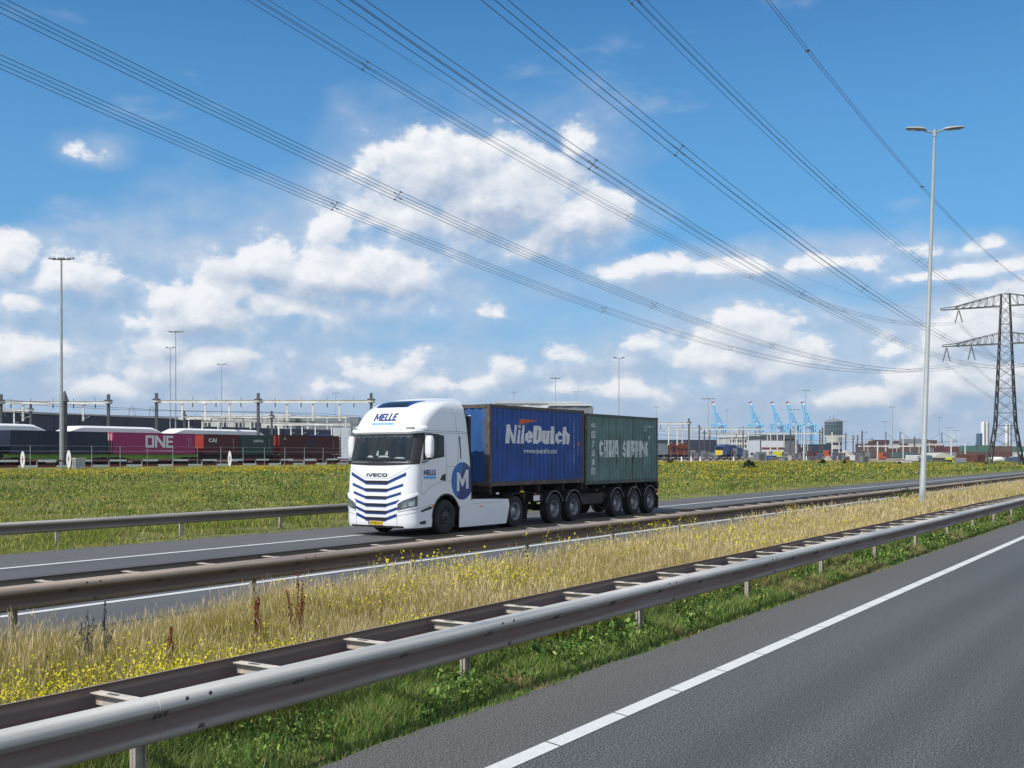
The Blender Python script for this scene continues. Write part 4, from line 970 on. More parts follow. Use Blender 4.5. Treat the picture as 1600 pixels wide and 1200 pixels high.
fit_text('transport b.v.', -.30, .20, 3.185, 3.225, lambda q, z: S(q, z, .012), 'roof_lettering', M_white, truck, chop=3)
for sg in (-1, 1):
    q_in, q_out = .78, wf(1)-ryf(1)+LQ*.9
    hl = patch('headlamp', M_lampglass, sg*q_in, sg*q_out, lambda u: .71+.12*u, lambda u: .90+.28*u**.7, .010, 18, 5)
    patch('headlamp_surround', M_cab, sg*(q_in-.02), sg*(q_out+.02), lambda u: .905+.285*u**.7, lambda u: .965+.285*u**.7, .035, 18, 2)
    patch('led_strip', M_led, sg*(q_in+.02), sg*(q_out-.01), lambda u: .72+.12*u, lambda u: .75+.125*u, .014, 18, 1, parent=hl)
    patch('lamp_reflector', M_chrome, sg*(q_in+.12), sg*(q_in+.26), lambda u: .82+.02*u, lambda u: .89+.04*u, .014, 6, 2, parent=hl)
    patch('lamp_reflector', M_chrome, sg*(q_in+.32), sg*(q_in+.47), lambda u: .86+.03*u, lambda u: .98+.05*u, .014, 6, 2, parent=hl)
    patch('bumper_crease', M_seam, sg*.74, sg*1.30, lambda u: .60+.10*u, lambda u: .608+.10*u, .004, 12, 1)
    patch('bumper_seam', M_seam, sg*.74, sg*.75, .30, .60, .004, 1, 4)
patch('bumper_intake', M_black, -.95, .95, .265, .315, .004, 20, 1)
pl = patch('number_plate', M_yel, -.26, .26, .335, .445, .016, 6, 1)
patch('number_plate_band', M_dblue, -.26, -.225, .335, .445, .0175, 2, 1, parent=pl)
fit_text('47-BNZ-2', -.20, .24, .357, .423, lambda q, z: S(q, z, .0195), 'number_plate_lettering', M_black, pl, bold=.02)
MB().box(-2.3, -.35, -1.1, 1.1, .34, .60).box(-2.9, -2.3, -1.1, 1.1, .55, .8).build('underbody', M_dark, truck)
# side skirts with fuel tank cover, between the axles
sk = MB().prism([(-2.40, .16), (-4.95, .15), (-5.14, .72), (-5.08, .93), (-2.62, 1.00), (-2.43, .86)], 1.19, 1.245)
skirt = sk.build('side_skirt', M_cab, truck, bevel=.02)
MB().box(-3.60, -3.44, 1.245, 1.252, .735, .765).build('side_marker', M_amber, skirt)
MB().box(-4.6, -2.9, 1.243, 1.247, .845, .852).build('skirt_seam', M_seam, skirt)
sk = MB().prism([(-2.40, .16), (-4.95, .15), (-5.14, .72), (-5.08, .93), (-2.62, 1.00), (-2.43, .86)], -1.245, -1.19).build('side_skirt', M_cab, truck, bevel=.02)
MB().box(-4.85, -2.6, -1.15, 1.15, .35, .9).build('fuel_tank', M_dark, truck)
MB().box(-6.5, -2.4, -.43, -.33, .80, 1.06).box(-6.5, -2.4, .33, .43, .80, 1.06).box(-6.52, -6.45, -.9, .9, .75, .95).box(-5.1, -2.9, -.9, .9, .9, .98).build('chassis_frame', M_dark, truck)
MB().lathe([(0, 1.02), (.52, 1.02), (.52, 1.14), (.40, 1.19), (0, 1.19)], 28, 'z', (-5.2, 0, 0)).build('fifth_wheel', M_dark, truck)
MB().box(-3.25, -3.05, -.9, .9, .9, 2.2).build('air_lines_panel', M_dark, truck)
for dz in (0, .12, .24): MB().tube([(-3.0, .25, 1.9-dz), (-3.35, .35, 1.55-dz), (-3.7, .2, 1.45-dz), (-3.95, .2, 1.5-dz)], .018, 6).build('air_hose', M_mblue if dz == .12 else M_dark, truck)

def wheel(parent, x, y, r=.5, wd=.32, out=1, kind='dish', rim_m=None, name='wheel'):
    """tyre with shoulder, sidewall and bead; rim with bolts and hand holes as sub-parts; out=+1 faces local +y"""
    h = wd/2; o = out
    prof = [(r*.56, -h*.9), (r*.62, -h), (r*.86, -h*1.0), (r*.965, -h*.86), (r, -h*.6), (r, -h*.15), (r*.985, -h*.12), (r*.985, h*.12), (r, h*.15), (r, h*.6), (r*.965, h*.86), (r*.86, h), (r*.70, h*1.03), (r*.60, h), (r*.56, h*.9)]
    t = MB().lathe([(a, b*o) for a, b in prof], 44).build(name, M_rubber, parent, sharp=30); t.location = (x, y, r)
    rim_m = rim_m or M_alu
    if kind == 'dish': pr = [(r*.57, .90), (r*.555, .99), (r*.53, .98), (r*.50, .70), (r*.46, .10), (r*.44, -.05), (r*.30, .0), (r*.27, .05), (r*.26, .40), (r*.20, .52), (0, .55)]
    else: pr = [(r*.57, .90), (r*.555, .99), (r*.53, .98), (r*.50, .80), (r*.42, .70), (r*.30, .82), (r*.27, .90), (r*.22, 1.05), (0, 1.1)]
    rm = MB().lathe([(a, b*h*o) for a, b in pr], 36).build('rim', rim_m, t, sharp=40)
    hb = MB()
    for k in range(10):
        a = 2*PI*k/10; yy = (-.02 if kind == 'dish' else .75)*h*o
        hb.lathe([(0, yy+.03*o), (.028, yy+.03*o), (.028, yy-.02*o)], 8, 'y', (r*.385*math.cos(a), 0, r*.385*math.sin(a)))
    hb.build('hand_holes', M_black, t)
    bl = MB()
    for k in range(10):
        a = 2*PI*(k+.5)/10; yy = (.02 if kind == 'dish' else .86)*h*o
        bl.lathe([(0, yy+.035*o), (.014, yy+.03*o), (.016, yy-.02*o)], 6, 'y', (r*.285*math.cos(a), 0, r*.285*math.sin(a)))
    bl.build('wheel_nuts', M_grey, t)
    return t
M_rimdark = mat('dark_rim', (.045, .045, .05), .5, .5, var=.3)
wheel(truck, -1.70, 1.08, .51, .32, 1, 'front', M_rimdark); wheel(truck, -1.70, -1.08, .51, .32, -1, 'front', M_rimdark)
for sg in (1, -1):
    wheel(truck, -5.55, sg*1.06, .51, .29, sg, 'dish'); wheel(truck, -5.55, sg*.72, .51, .29, sg, 'dish')
    fm = MB(); rr_ = .61
    pa = [(-5.55+rr_*math.cos(t), .50+rr_*math.sin(t)) for t in [R(12+i*156/14) for i in range(15)]]
    fm.grid([[(x, sg*.55, z) for x, z in pa], [(x, sg*1.24, z) for x, z in pa], [(x, sg*1.24, z-.03) for x, z in pa]], True)
    fm.build('wheel_fender', M_dark, truck); MB().box(-6.22, -6.19, sg*.6, sg*1.22, .22, .72).build('mudflap', M_rubber, truck)
MB().tube([(-5.55, -1, .51), (-5.55, 1, .51)], .09, 10).tube([(-1.7, -1, .48), (-1.7, 1, .48)], .07, 10).build('axle', M_dark, truck)

# ================================================================== THE SEMI-TRAILER  (local x = rearwards along the road, local y away from the camera)
tr = empty('container_trailer', road(28.05, DT, 0), PHI, 'long black container chassis semi-trailer with many axles under the blue and green containers', 'trailer')
f = MB()
for y in (.85, 1.55):
    f.box(.2, 2.3, y, y+.10, 1.14, 1.30).box(2.3, 12.2, y, y+.10, .92, 1.225)
for x in (.10, 1.9, 3.0, 4.6, 5.95, 6.25, 7.6, 8.9, 10.3, 11.2, 12.1): f.box(x, x+.10, .08, 2.42, 1.10, 1.22 if x > 6.1 else 1.30)
f.box(0.02, .12, .06, 2.44, 1.16, 1.32).box(12.22, 12.34, .06, 2.44, .95, 1.235)
f.build('chassis_frame', M_dark, tr)
for x in (2.35,):
    MB().box(x, x+.14, .28, .42, .42, 1.12).box(x-.06, x+.2, .22, .48, .38, .42).box(x, x+.14, 2.08, 2.22, .42, 1.12).build('landing_leg', M_dark, tr)
AX = [31.98-28.05, 33.32-28.05, 36.62-28.05, 38.08-28.05, 39.50-28.05]
for i, ax in enumerate(AX):
    wheel(tr, ax, .17, .50, .34, -1, 'dish'); wheel(tr, ax, 2.33, .50, .34, 1, 'dish')
    MB().tube([(ax, .3, .5), (ax, 2.2, .5)], .07, 10).box(ax-.28, ax+.05, .62, .72, .42, .62).box(ax-.35, ax-.22, .60, .76, .5, .95).build('axle', M_dark, tr)
    for y0, y1 in ((.0, .42), (2.08, 2.50)):
        fm = MB(); pa = [(ax+.60*math.cos(t), .50+.60*math.sin(t)) for t in [R(22+i*136/12) for i in range(13)]]
        a = y0 if y0 == 0 else y1
        fm.grid([[(x, y0, z) for x, z in pa], [(x, y1, z) for x, z in pa]], True)
        fd = fm.build('wheel_fender', M_dark, tr)
        ed_ = MB().tube([(x, a, z) for x, z in pa], .014, 6).build('fender_edge', M_grey, fd)
MB().box(2.85, 3.25, .10, .45, .75, 1.02).build('valve_box', M_dark, tr)
MB().box(2.70, 3.10, .095, .10, .80, .98).build('data_plate', M_white, tr)
MB().box(6.1, 7.7, .14, .60, .55, .92).build('storage_box', M_dark, tr)
MB().tube([(7.75, .35, .78), (8.05, .35, .78)], .16, 14).build('air_tank', M_dark, tr)
MB().box(.32, .46, -.01, .01, 1.09, 1.15).build('white_tag', M_white, tr); MB().box(1.72, 1.95, -.01, .01, 1.11, 1.16).build('amber_marker', M_yel, tr)
for k, (x, c) in enumerate(((2.6, M_amber), (6.9, M_amber), (10.0, M_amber))): MB().box(x, x+.09, -.012, .0, 1.02, 1.06).build('side_marker', c, tr)
MB().box(12.30, 12.40, .15, 2.35, .48, .60).box(12.28, 12.36, .5, .6, .5, 1.0).box(12.28, 12.36, 1.9, 2.0, .5, 1.0).build('rear_bumper', M_dark, tr)
for y in (.12, 2.0): MB().box(12.34, 12.42, y, y+.38, .78, .92).build('tail_lamp', M_red, tr)
for y in (.0, 2.08): MB().box(12.16, 12.18, y, y+.42, .18, .72).build('mudflap', M_rubber, tr)
MB().box(5.72, 5.74, .0, .40, .22, .8).build('mudflap', M_rubber, tr)
# ================================================================== POWER LINE
LA = R(32.25); LU = Vector((math.sin(LA), math.cos(LA), 0)); LR = Vector((math.cos(LA), -math.sin(LA), 0))
PB = Vector((108.85, 240, 0)); PB.z = gz_xy(PB.x, PB.y)
M_steel = mat('pylon_steel', (.085, .088, .085), .6, .3, var=.3, scale=.8)
M_wire = mat('conductor', (.055, .057, .06), .5, .4, var=.1)
M_insul = mat('insulator', (.05, .045, .045), .3, 0, var=.2)
def line_pt(o, t, z): p = PB+LR*o-LU*t; return Vector((p.x, p.y, z))
WL = [('B1', -12.27, 22.95, -.1245, .000505), ('B2', -6.99, 22.95, -.1245, .000505), ('B3', -9.68, 32.2, -.134, .00054),
      ('B4', 6.99, 22.95, -.1245, .000505), ('B5', 12.27, 22.95, -.1245, .000505), ('B6', 9.68, 32.2, -.134, .00054)]
WD = {'B1': 'lowest bundle of high voltage wires from the left edge to the pylon lower arm end',
      'B2': 'second lowest bundle of wires from the left, ending at the inner lower left insulator',
      'B3': 'bundle of wires from the top left ending at the upper left arm of the pylon',
      'B4': 'bundle of wires entering above the big cloud and passing behind the pylon to its right',
      'B5': 'bundle of wires from the top centre to the outer lower right arm of the pylon',
      'B6': 'rightmost thick bundle of high voltage wires running to the upper right arm of the pylon'}
SPT = (206.5, 168, 134.6, 93.5, 62, 27, -25, -60)
for k, o_, a0, a1, a2 in WL:
    root = empty('power_line', line_pt(o_, 0, a0), 0, WD[k], 'power line', 'conductor bundles of the high voltage line')
    zf_ = lambda t, a0=a0, a1=a1, a2=a2: a0+a1*t+a2*t*t if t >= 0 else a0+.10*t+.0004*t*t
    org = root.location
    for dx, dz in ((-.24, .22), (.24, .22), (-.24, -.22), (.24, -.22)):
        pts_ = []
        for t in [-260+i*10 for i in range(26)]+[i*8 for i in range(32)]:
            pts_.append(line_pt(o_+dx, t, zf_(t)+dz)-org)
        MB().tube(pts_, .0155, 5, False).build('conductor', M_wire, root)
    for t in SPT:
        c = line_pt(o_, t, zf_(t))-org; s = MB()
        for a, b in (((-.24, .22), (.24, -.22)), ((-.24, -.22), (.24, .22))):
            s.bar(c+LR*a[0]+Vector((0, 0, a[1])), c+LR*b[0]+Vector((0, 0, b[1])), .022)
        for a in ((-.24, .22), (.24, .22), (-.24, -.22), (.24, -.22)): q = c+LR*a[0]+Vector((0, 0, a[1])); s.bar(q-LU*.10, q+LU*.10, .06)
        s.build('spacer', M_wire, root)
for sg, nm in ((-1, 'thin single earth wire crossing the sky among the thicker bundles left of the pylon'), (1, 'thin double earth wire at the far upper right, running down to the pylon top arm')):
    root = empty('earth_wire', line_pt(sg*13, 0, 35.5), 0, nm, 'power line'); org = root.location
    for dx in ((0,) if sg < 0 else (-.1, .1)):
        MB().tube([line_pt(sg*13+dx, t, 35.5-.12*t+.0005*t*t if t > 0 else 35.5+.1*t+.0004*t*t)-org for t in range(-260, 256, 9)], .014 if sg < 0 else .018, 5, False).build('wire', M_wire, root)
    for t in ((186, 149, 102) if sg > 0 else ()):
        c = line_pt(13, t, 35.5-.12*t+.0005*t*t)-org; MB().bar(c-LR*.16, c+LR*.16, .07).bar(c-LU*.12, c+LU*.12, .10).build('spacer', M_wire, root)
def pylon(base, label, full=True, k=1.):
    root = empty('lattice_pylon', base, -LA, label, 'pylon')          # local x = along the arms, local y = along the line
    ZS = [0, 3.2, 6.0, 8.8, 11.6, 14.4, 17.0, 19.4, 21.7, 23.8, 25.7, 26.9-base.z, 29.3, 31.2, 33.1, 35.2, 37.8]
    hw = lambda z: float(np.interp(z, [0, 9, 18, 27, 37.8], [3.35, 2.05, 1.62, 1.25, .85]))
    leg = MB(); cn = [(-1, -1), (1, -1), (1, 1), (-1, 1)]
    for a, b in cn: leg.tube([(a*hw(z), b*hw(z), z) for z in (0, 9, 18, 27, 37.8)], [.20, .18, .16, .13, .10], 4)
    for a, b in cn: leg.box(a*3.35-.5, a*3.35+.5, b*3.35-.5, b*3.35+.5, -.3, .35)
    leg.build('corner_leg', M_steel, root)
    br = MB()
    for i in range(len(ZS)-1):
        z0, z1 = ZS[i], ZS[i+1]; h0, h1 = hw(z0), hw(z1)
        for j in range(4):
            a, b = cn[j], cn[(j+1) % 4]; w_ = .21 if z0 < 20 else .16
            A = (a[0]*h0, a[1]*h0, z0); B = (b[0]*h0, b[1]*h0, z0); C = (a[0]*h1, a[1]*h1, z1); D_ = (b[0]*h1, b[1]*h1, z1)
            br.bar(A, D_, w_, .07).bar(B, C, w_, .07)
            if i in (2, 3, 5, 11, 12, 15) or i == 0: br.bar(C, D_, w_, .08)
    br.build('lattice_bracing', M_steel, root)
    for zl, zh, reach, att, il, nm in ((26.9-base.z, 29.3, 13.2, (-12.27, -6.99, 6.99, 12.27), 3.3, 'lower'), (35.2, 37.8, 13.6, (-9.68, 9.68), 3.0, 'upper')):
        for sg in (-1, 1):
            am = MB(); hb = hw(zl); ht = hw(zh)
            for y in (-1, 1):
                am.bar((sg*hb, y*hb, zl), (sg*reach, y*.25, zl), .17, .17); am.bar((sg*ht, y*ht, zh), (sg*(reach*.78), y*.35, zl+.55), .13, .13); am.bar((sg*(reach*.78), y*.35, zl+.55), (sg*reach, y*.25, zl+.35), .11, .11)
                n_ = 7
                for i in range(1, n_):
                    f0 = i/n_; xb = sg*(hb+(reach-hb)*f0*.9); yb = y*(hb+(.25-hb)*f0*.9)
                    xt = sg*(ht+(reach*.78-ht)*f0); yt = y*(ht+(.35-ht)*f0); zt = zh+(zl+.55-zh)*f0
                    am.bar((xb, yb, zl), (xt, yt, zt), .10, .10)
                    f1 = (i-1)/n_; am.bar((xb, yb, zl), (sg*(ht+(reach*.78-ht)*f1), y*(ht+(.35-ht)*f1), zh+(zl+.55-zh)*f1), .06, .06)
            for i in range(8):
                f0 = i/7; x_ = sg*(hb+(reach-hb)*f0); y_ = hb+(.25-hb)*f0; am.bar((x_, -y_, zl), (x_, y_, zl), .08, .08)
            am.bar((sg*reach, -.3, zl), (sg*reach, .3, zl), .12, .12)
            am.build('cross_arm', M_steel, root)
        for x_ in att:
            for e in (-1, 1):
                d_ = MB(); a = Vector((x_, 0, zl-.1)); b = Vector((x_+e*.75, 0, zl-il)); d_.bar(a, b, .05); n_ = 22
                for i in range(2, n_): 
                    p = a+(b-a)*i/n_; d_.lathe([(.04, .06), (.19, 0), (.04, -.06)], 8, 'z', tuple(p))
                d_.bar(b+Vector((0, -.5, 0)), b+Vector((0, .5, 0)), .08).build('insulator_string', M_insul, root)
    MB().bar((-.3, 0, 37.8), (1.0, 0, 39.0), .05).bar((-.9, -.9, 37.85), (.9, .9, 37.85), .07).build('lightning_rod', M_steel, root)
    return root
pylon(PB, 'tall dark steel lattice pylon with two cross arms carrying wires at the right edge')

# ================================================================== LAMP POSTS AND MASTS
M_gal = mat('galvanised_pole', (.36, .38, .38), .5, .4, var=.12, scale=2)
M_galN = mat('near_lamp_pole', (.38, .41, .41), .55, .15, var=.06, scale=2, dirt=((.30, .31, .29), 2, .55, .5, (1, 1, .3)))
M_mastd = mat('dark_mast', (.11, .12, .13), .5, .3, var=.15)
lp = empty('lamp_post', road(s_at(1440, 9.2), 9.2, -.03), 0, 'tall pale grey double armed street lamp in the median grass right of centre', 'street lamp')
lp.rotation_euler = (0, R(1.95), 0)
MB().tube([(0, 0, 0), (0, 0, 1.6), (0, 0, 1.62), (0, 0, 14.6)], [.120, .116, .104, .05], 20).build('pole', M_galN, lp, sharp=40)
MB().box(-.05, .05, -.125, -.118, .5, 1.0).build('pole_hatch', M_galN, lp)
MB().tube([(-.42, 0, 14.62), (0, 0, 14.55), (.42, 0, 14.72)], .035, 8).tube([(0, 0, 14.4), (0, 0, 14.66)], .07, 12).build('bracket_arm', M_galN, lp)
for sg, ang in ((-1, 1), (1, 7)):
    hb = MB(); rows = []
    for f_, wd_, th_ in ((0, .05, .04), (.06, .09, .06), (.25, .15, .085), (.6, .16, .08), (.95, .13, .05), (1.0, .08, .03)):
        rows.append([(sg*(.32+f_*.78), wd_*math.cos(a), 14.66+(f_*.78+.32)*math.tan(R(ang))*1.+th_*math.sin(a)*(1 if math.sin(a) > 0 else .55)) for a in [i*2*PI/14 for i in range(14)]])
    hb.grid(rows, True, True); hb.add(rows[0], [tuple(range(14))]); hb.add(rows[-1], [tuple(range(14))])
    lum = hb.build('luminaire', M_galN, lp, sharp=50)
    z_ = 14.66-.047
    MB().add([(sg*.55, -.11, z_+.55*math.tan(R(ang))), (sg*.55, .11, z_+.55*math.tan(R(ang))), (sg*1.0, .10, z_+1.0*math.tan(R(ang))+.005), (sg*1.0, -.10, z_+1.0*math.tan(R(ang))+.005)], [(0,1,2,3)]).build('lamp_glass', M_lampglass, lum)
def mast(x, ytop, Y, label, heads=2, wid=.9, r0=.16, m=None, ybase=None, lean=0, name='lamp_mast'):
    b = gpt(x, Y); top = CAMH-(ytop-711)/1700.*Y; h = top-b.z; m = m or M_gal
    root = empty(name, b, 0, label, 'lamp mast', 'tall lighting masts of the rail yard')
    MB().tube([(0, 0, 0), (0, 0, h*.35), (0, 0, h*.36), (0, 0, h)], [r0, r0*.85, r0*.7, r0*.4], 10).build('pole', m, root, sharp=50)
    hd = MB(); hd.bar((-wid, 0, h-.1), (wid, 0, h-.1), .10)
    hd.build('head_frame', M_mastd, root)
    for i in range(heads):
        f_ = (i/(heads-1)*2-1) if heads > 1 else 0
        lm = MB(); c = (f_*wid*1.05, .0, h+.02); s_ = wid*.42
        lm.add([(c[0]-s_, -.25, c[2]-.05), (c[0]+s_, -.25, c[2]-.05), (c[0]+s_, .25, c[2]-.05), (c[0]-s_, .25, c[2]-.05), (c[0]-s_*.6, -.15, c[2]+.13), (c[0]+s_*.6, -.15, c[2]+.13), (c[0]+s_*.6, .15, c[2]+.13), (c[0]-s_*.6, .15, c[2]+.13)],
               [(0,3,2,1), (4,5,6,7), (0,1,5,4), (1,2,6,5), (2,3,7,6), (3,0,4,7)]).build('luminaire', M_mastd, root)
    return root
Yp_ = 116
mast(96, 404, Yp_, 'tallest grey lighting mast at the left, standing in front of the container train', 3, .95, .22)
for x, yt, Y, hd, wd, lab in (
    (274.5, 518, 190, 3, 1.0, 'lighting mast with three lamps, taller of the close pair behind the magenta container'),
    (266, 543, 222, 2, .7, 'lighting mast with two lamps, shorter of the close pair behind the magenta container'),
    (346, 569, 255, 2, .8, 'lighting mast standing alone above the rust red container of the train'),
    (524.5, 614, 372, 2, .8, 'small distant lighting mast just left of the truck cab roof'),
    (803, 613, 380, 2, .7, 'small distant lighting mast above the front half of the blue container'),
    (868, 591, 300, 3, 1.1, 'lighting mast rising over the middle of the blue container roof'),
    (900, 612, 372, 2, .7, 'small lighting mast above the rear edge of the blue container'),
    (967, 559, 236, 2, .9, 'tall lighting mast rising behind the green container'),
    (1025.5, 636, 480, 2, .9, 'short distant lighting mast at the rear corner of the green container'),
    (1107, 623, 415, 3, 1.9, 'lighting mast with wide ring head left of the first blue crane'),
    (1136, 641, 500, 1, .7, 'slim lighting mast just right of the first blue crane'),
    (1184, 652, 700, 2, 1.2, 'faint lighting mast right of the second blue crane'),
    (1241.5, 640, 560, 3, 2.2, 'lighting mast with wide ring head between the fourth and fifth blue cranes'),
    (1259, 610, 360, 2, .9, 'tallest lighting mast in front of the fifth blue crane'),
    (1321.5, 658, 640, 2, .9, 'small lighting mast right of the round glass tower'),
    (1383, 659, 620, 3, 1.6, 'pale lighting mast with flat ring head left of the near lamp post'),
    (1394.5, 636, 470, 2, .8, 'slender lighting mast between the glass tower and the near lamp post'),
    (1468, 652, 560, 1, .8, 'lighting mast just right of the near lamp post'),
    (1482, 668.5, 800, 3, 2.4, 'distant mast with flat ring head, left of two behind the low grey crane'),
    (1494.5, 672.5, 820, 3, 2.2, 'distant mast with flat ring head, right of two behind the low grey crane'),
    (1502, 684, 900, 1, 1., 'tiny distant mast above the green container stack')):
    mast(x, yt, Y, lab, hd, wd, .14 if Y < 300 else .17)

# ================================================================== RAILWAY: OVERHEAD GANTRIES
M_beam = mat('gantry_white', (.66, .65, .60), .6, .1, var=.12, scale=1, dirt=((.35, .30, .25), 1.5, .6, .5, (1, 1, 1)))
M_gpost = mat('gantry_post_dark', (.10, .105, .11), .6, .3, var=.2)
def gantry(posts, yb, Y, x0, x1, longd, shortd, label, dark=True, bw=.42, longlen=28, post_w=.34, cap=True):
    """portal across the tracks: posts and a beam at distance Y; everything in pixel columns of the photograph at that distance"""
    g = gpt((x0+x1)/2, Y); zb = CAMH+(711-yb)/1700.*Y; px = Y/1700.
    root = empty('catenary_gantry', (g.x, Y, g.z), 0, label, 'gantry', 'overhead line portals of the rail yard')
    X = lambda x: (x-800)*px-g.x; zb -= g.z
    for x in posts:
        MB().box(X(x)-post_w/2, X(x)+post_w/2, -.17, .17, 0, zb+1.15).build('post', M_gpost if dark else M_beam, root)
        if cap: MB().lathe([(0, zb+.48), (.30, zb+.44), (.62, zb+.26), (.60, zb+.20)], 12, 'z', (X(x), 0, 0)).build('post_collar', M_gpost, root); MB().lathe([(.54, zb+.20), (.50, zb-.12), (.30, zb-.22)], 12, 'z', (X(x), 0, 0)).build('collar_ring', M_beam, root)
    b = MB(); b.box(X(x0), X(x1), -.19, .19, zb+bw*.42, zb+bw*.5).box(X(x0), X(x1), -.19, .19, zb-bw*.5, zb-bw*.42); b.box(X(x0), X(x1), -.13, .13, zb-bw*.42, zb+bw*.42)
    b.build('cross_beam', M_beam, root)
    for x in longd: MB().box(X(x)-.13, X(x)+.13, -.1, .1, zb-longlen*px, zb-bw*.5).box(X(x)-.22, X(x)+.22, -.24, .24, zb-bw*.5-.10, zb-bw*.5).bar((X(x), 0, zb-longlen*px+.3), (X(x)+.9, 0, zb-longlen*px+.7), .05).build('drop_arm', M_beam, root)
    for x in shortd: MB().box(X(x)-.06, X(x)+.06, -.06, .06, zb-9*px, zb-bw*.5).box(X(x)-.03, X(x)+.03, -.03, .03, zb+bw*.5, zb+bw*.5+.35).build('short_hanger', M_gpost, root)
    return root
gantry([1.5, 169.5], 629, 150, 1, 171, [36, 130], [17, 48, 83, 115, 149], 'white portal beam between two dark posts at the far left above the navy containers', longlen=29)
gantry([244.5, 403.5, 580], 627.3, 148, 245, 581, [284.5, 321, 358.5, 448.5, 489, 530.5], [301, 337.5, 376.5, 430, 470.5, 511.5, 553], 'longest white portal beam on three dark posts above the magenta and rust red containers', longlen=30)
gantry([48], 641, 205, -30, 48.5, [22], [8, 32], 'smaller white portal beam behind the left one, above the first navy container', longlen=24)
gantry([288, 424.5], 651.5, 208, 288, 545, [316, 341, 391.5, 481, 511, 540], [305, 330, 352, 380, 410, 445, 470], 'second row white portal beam behind the long one, right of the magenta container', longlen=19)
gantry([], 653.7, 250, 156, 330, [182, 202, 223, 295], [], 'pale low beam with thin white uprights behind the gap between the first two portals', longlen=18, cap=False, bw=.5)
gantry([435.5], 662.8, 262, 411, 548, [454.5, 472, 492.5, 518, 537], [], 'pale low beam with thin white uprights above the dark red container', longlen=17, dark=False, cap=False, bw=.6)
gantry([1076.5], 661.5, 253, 1026, 1077, [1044.5, 1058], [1032, 1067], 'white portal beam ending at a thick black post right of the green container', longlen=34)
gantry([1092.5], 670.3, 300, 1030, 1196, [1066, 1143.5, 1169], [1101, 1119, 1131, 1155, 1181], 'long white portal beam crossing in front of the first two blue cranes', longlen=24)
gantry([1100.5, 1281], 677, 352, 1100, 1282, [1199, 1225, 1252], [1120, 1150, 1180, 1212, 1240, 1268], 'long white portal beam crossing in front of the last three blue cranes', longlen=22)
gantry([1321.5], 681, 400, 1282, 1322, [1300], [1290, 1311], 'white portal beam crossing in front of the round glass tower', longlen=20)
gantry([1231, 1267], 688.6, 480, 1231, 1290, [1245, 1262], [], 'low pale beam below the fifth blue crane', longlen=16, cap=False)
gantry([1333, 1340], 684, 430, 1316, 1341, [1328], [], 'short portal beam between twin black posts right of the glass tower', longlen=20)
gantry([1362.5], 688.5, 470, 1341, 1363, [1350], [], 'short pale portal beam right of the twin black posts', longlen=16)
gantry([1384], 697, 560, 1341, 1440, [1356, 1372, 1401, 1422], [], 'long low pale beam in front of the rust coloured container stacks', longlen=13, dark=False, cap=False, bw=.8)
gantry([1452], 694.5, 540, 1419, 1474, [1436, 1462], [], 'low pale beam just left and right behind the near lamp post', longlen=14, dark=False, cap=False, bw=.8)
gantry([1188.5], 680, 380, 1068, 1189, [1078, 1097, 1112], [], 'pale beam behind the yellow fronted locomotive', longlen=18, cap=True)
rr = random.Random(12)
colm = [1109, 1122.5, 1150.5, 1161, 1204, 1214.5, 1235, 1243.5, 1256, 1285, 1300, 1311, 1347, 1371, 1411, 1429, 1486, 1508, 1525]
for i, x in enumerate(colm):
    Y = rr.uniform(300, 420); b = gpt(x, Y); h = rr.uniform(7.5, 10.5) if x < 1340 else rr.uniform(6, 9)
    rt = empty('track_post', b, 0, f'{"pale" if i % 3 else "black"} upright post in the rail yard, {ordw(i)} from the left', 'post', 'single posts of the rail yard')
    MB().box(-.16, .16, -.14, .14, 0, h).build('post', M_beam if i % 3 else M_gpost, rt); MB().bar((-.1, 0, h-.8), (1.6, 0, h-.2), .07).bar((.1, 0, h-1.6), (1.6, 0, h-.3), .05).build('cantilever', M_gpost, rt)
for i, (D, z) in enumerate(((110.5, 8.2), (113, 7.0), (118, 8.4), (124, 7.1), (131, 8.0), (107.9, 6.9))):
    o = MB().tube([tuple(road(s, D, z+.25*math.cos(s/60*2*PI))) for s in range(40, 560, 10)], .022, 4, False).build('overhead_wire', M_wire)
    tag(o, f'thin railway overhead wire stretched over the tracks, {ordw(i)} of six', 'wire', 'overhead wires of the railway')

# ================================================================== FENCE, RAILING, MARKERS
M_fence = mat('fence_grey', (.36, .37, .37), .6, .2, var=.15)
M_rw = mat('railing_white', (.78, .78, .76), .6, 0, var=.1); M_rr = mat('railing_red', (.20, .035, .03), .6, 0, var=.2)
def yard_fence(s0, s1, n, label, lab2):
    rt = empty('wire_fence', road(s0, 101.5, gz(101.5)), PHI, label, 'fence')
    st = (s1-s0)/n; p0 = MB().tube([(0, 0, -.2), (0, 0, 2.45)], .034, 6).build('fence_post', M_fence, rt)
    for i in range(1, n+1): a = p0.copy(); COL.objects.link(a); a.location = (i*st, 0, 0)
    MB().tube([(0, 0, 1.85), (s1-s0, 0, 1.85)], .014, 4).tube([(0, 0, 2.4), (s1-s0, 0, 2.4)], .010, 4).tube([(0, 0, .9), (s1-s0, 0, .9)], .010, 4).build('fence_wire', M_fence, rt)
    rt = empty('safety_railing', road(s0, 102.6, gz(102.6)), PHI, lab2, 'railing'); L = s1-s0
    for z, ph in ((.78, 0), (.20, 1)):
        for c, m in ((0, M_rw), (1, M_rr)):
            mb = MB(); k = 0; x = -ph*2.2
            while x < L:
                if k % 2 == c and x+2.2 > 0: mb.box(max(0, x), min(L, x+2.2), -.04, .04, z-.11, z+.11)
                x += 2.2; k += 1
            mb.build('rail_bar', m, rt)
    mb = MB(); x = 0
    while x < L: mb.box(x-.05, x+.05, .04, .12, -.2, .9); x += 4.4
    mb.build('railing_posts', M_fence, rt)
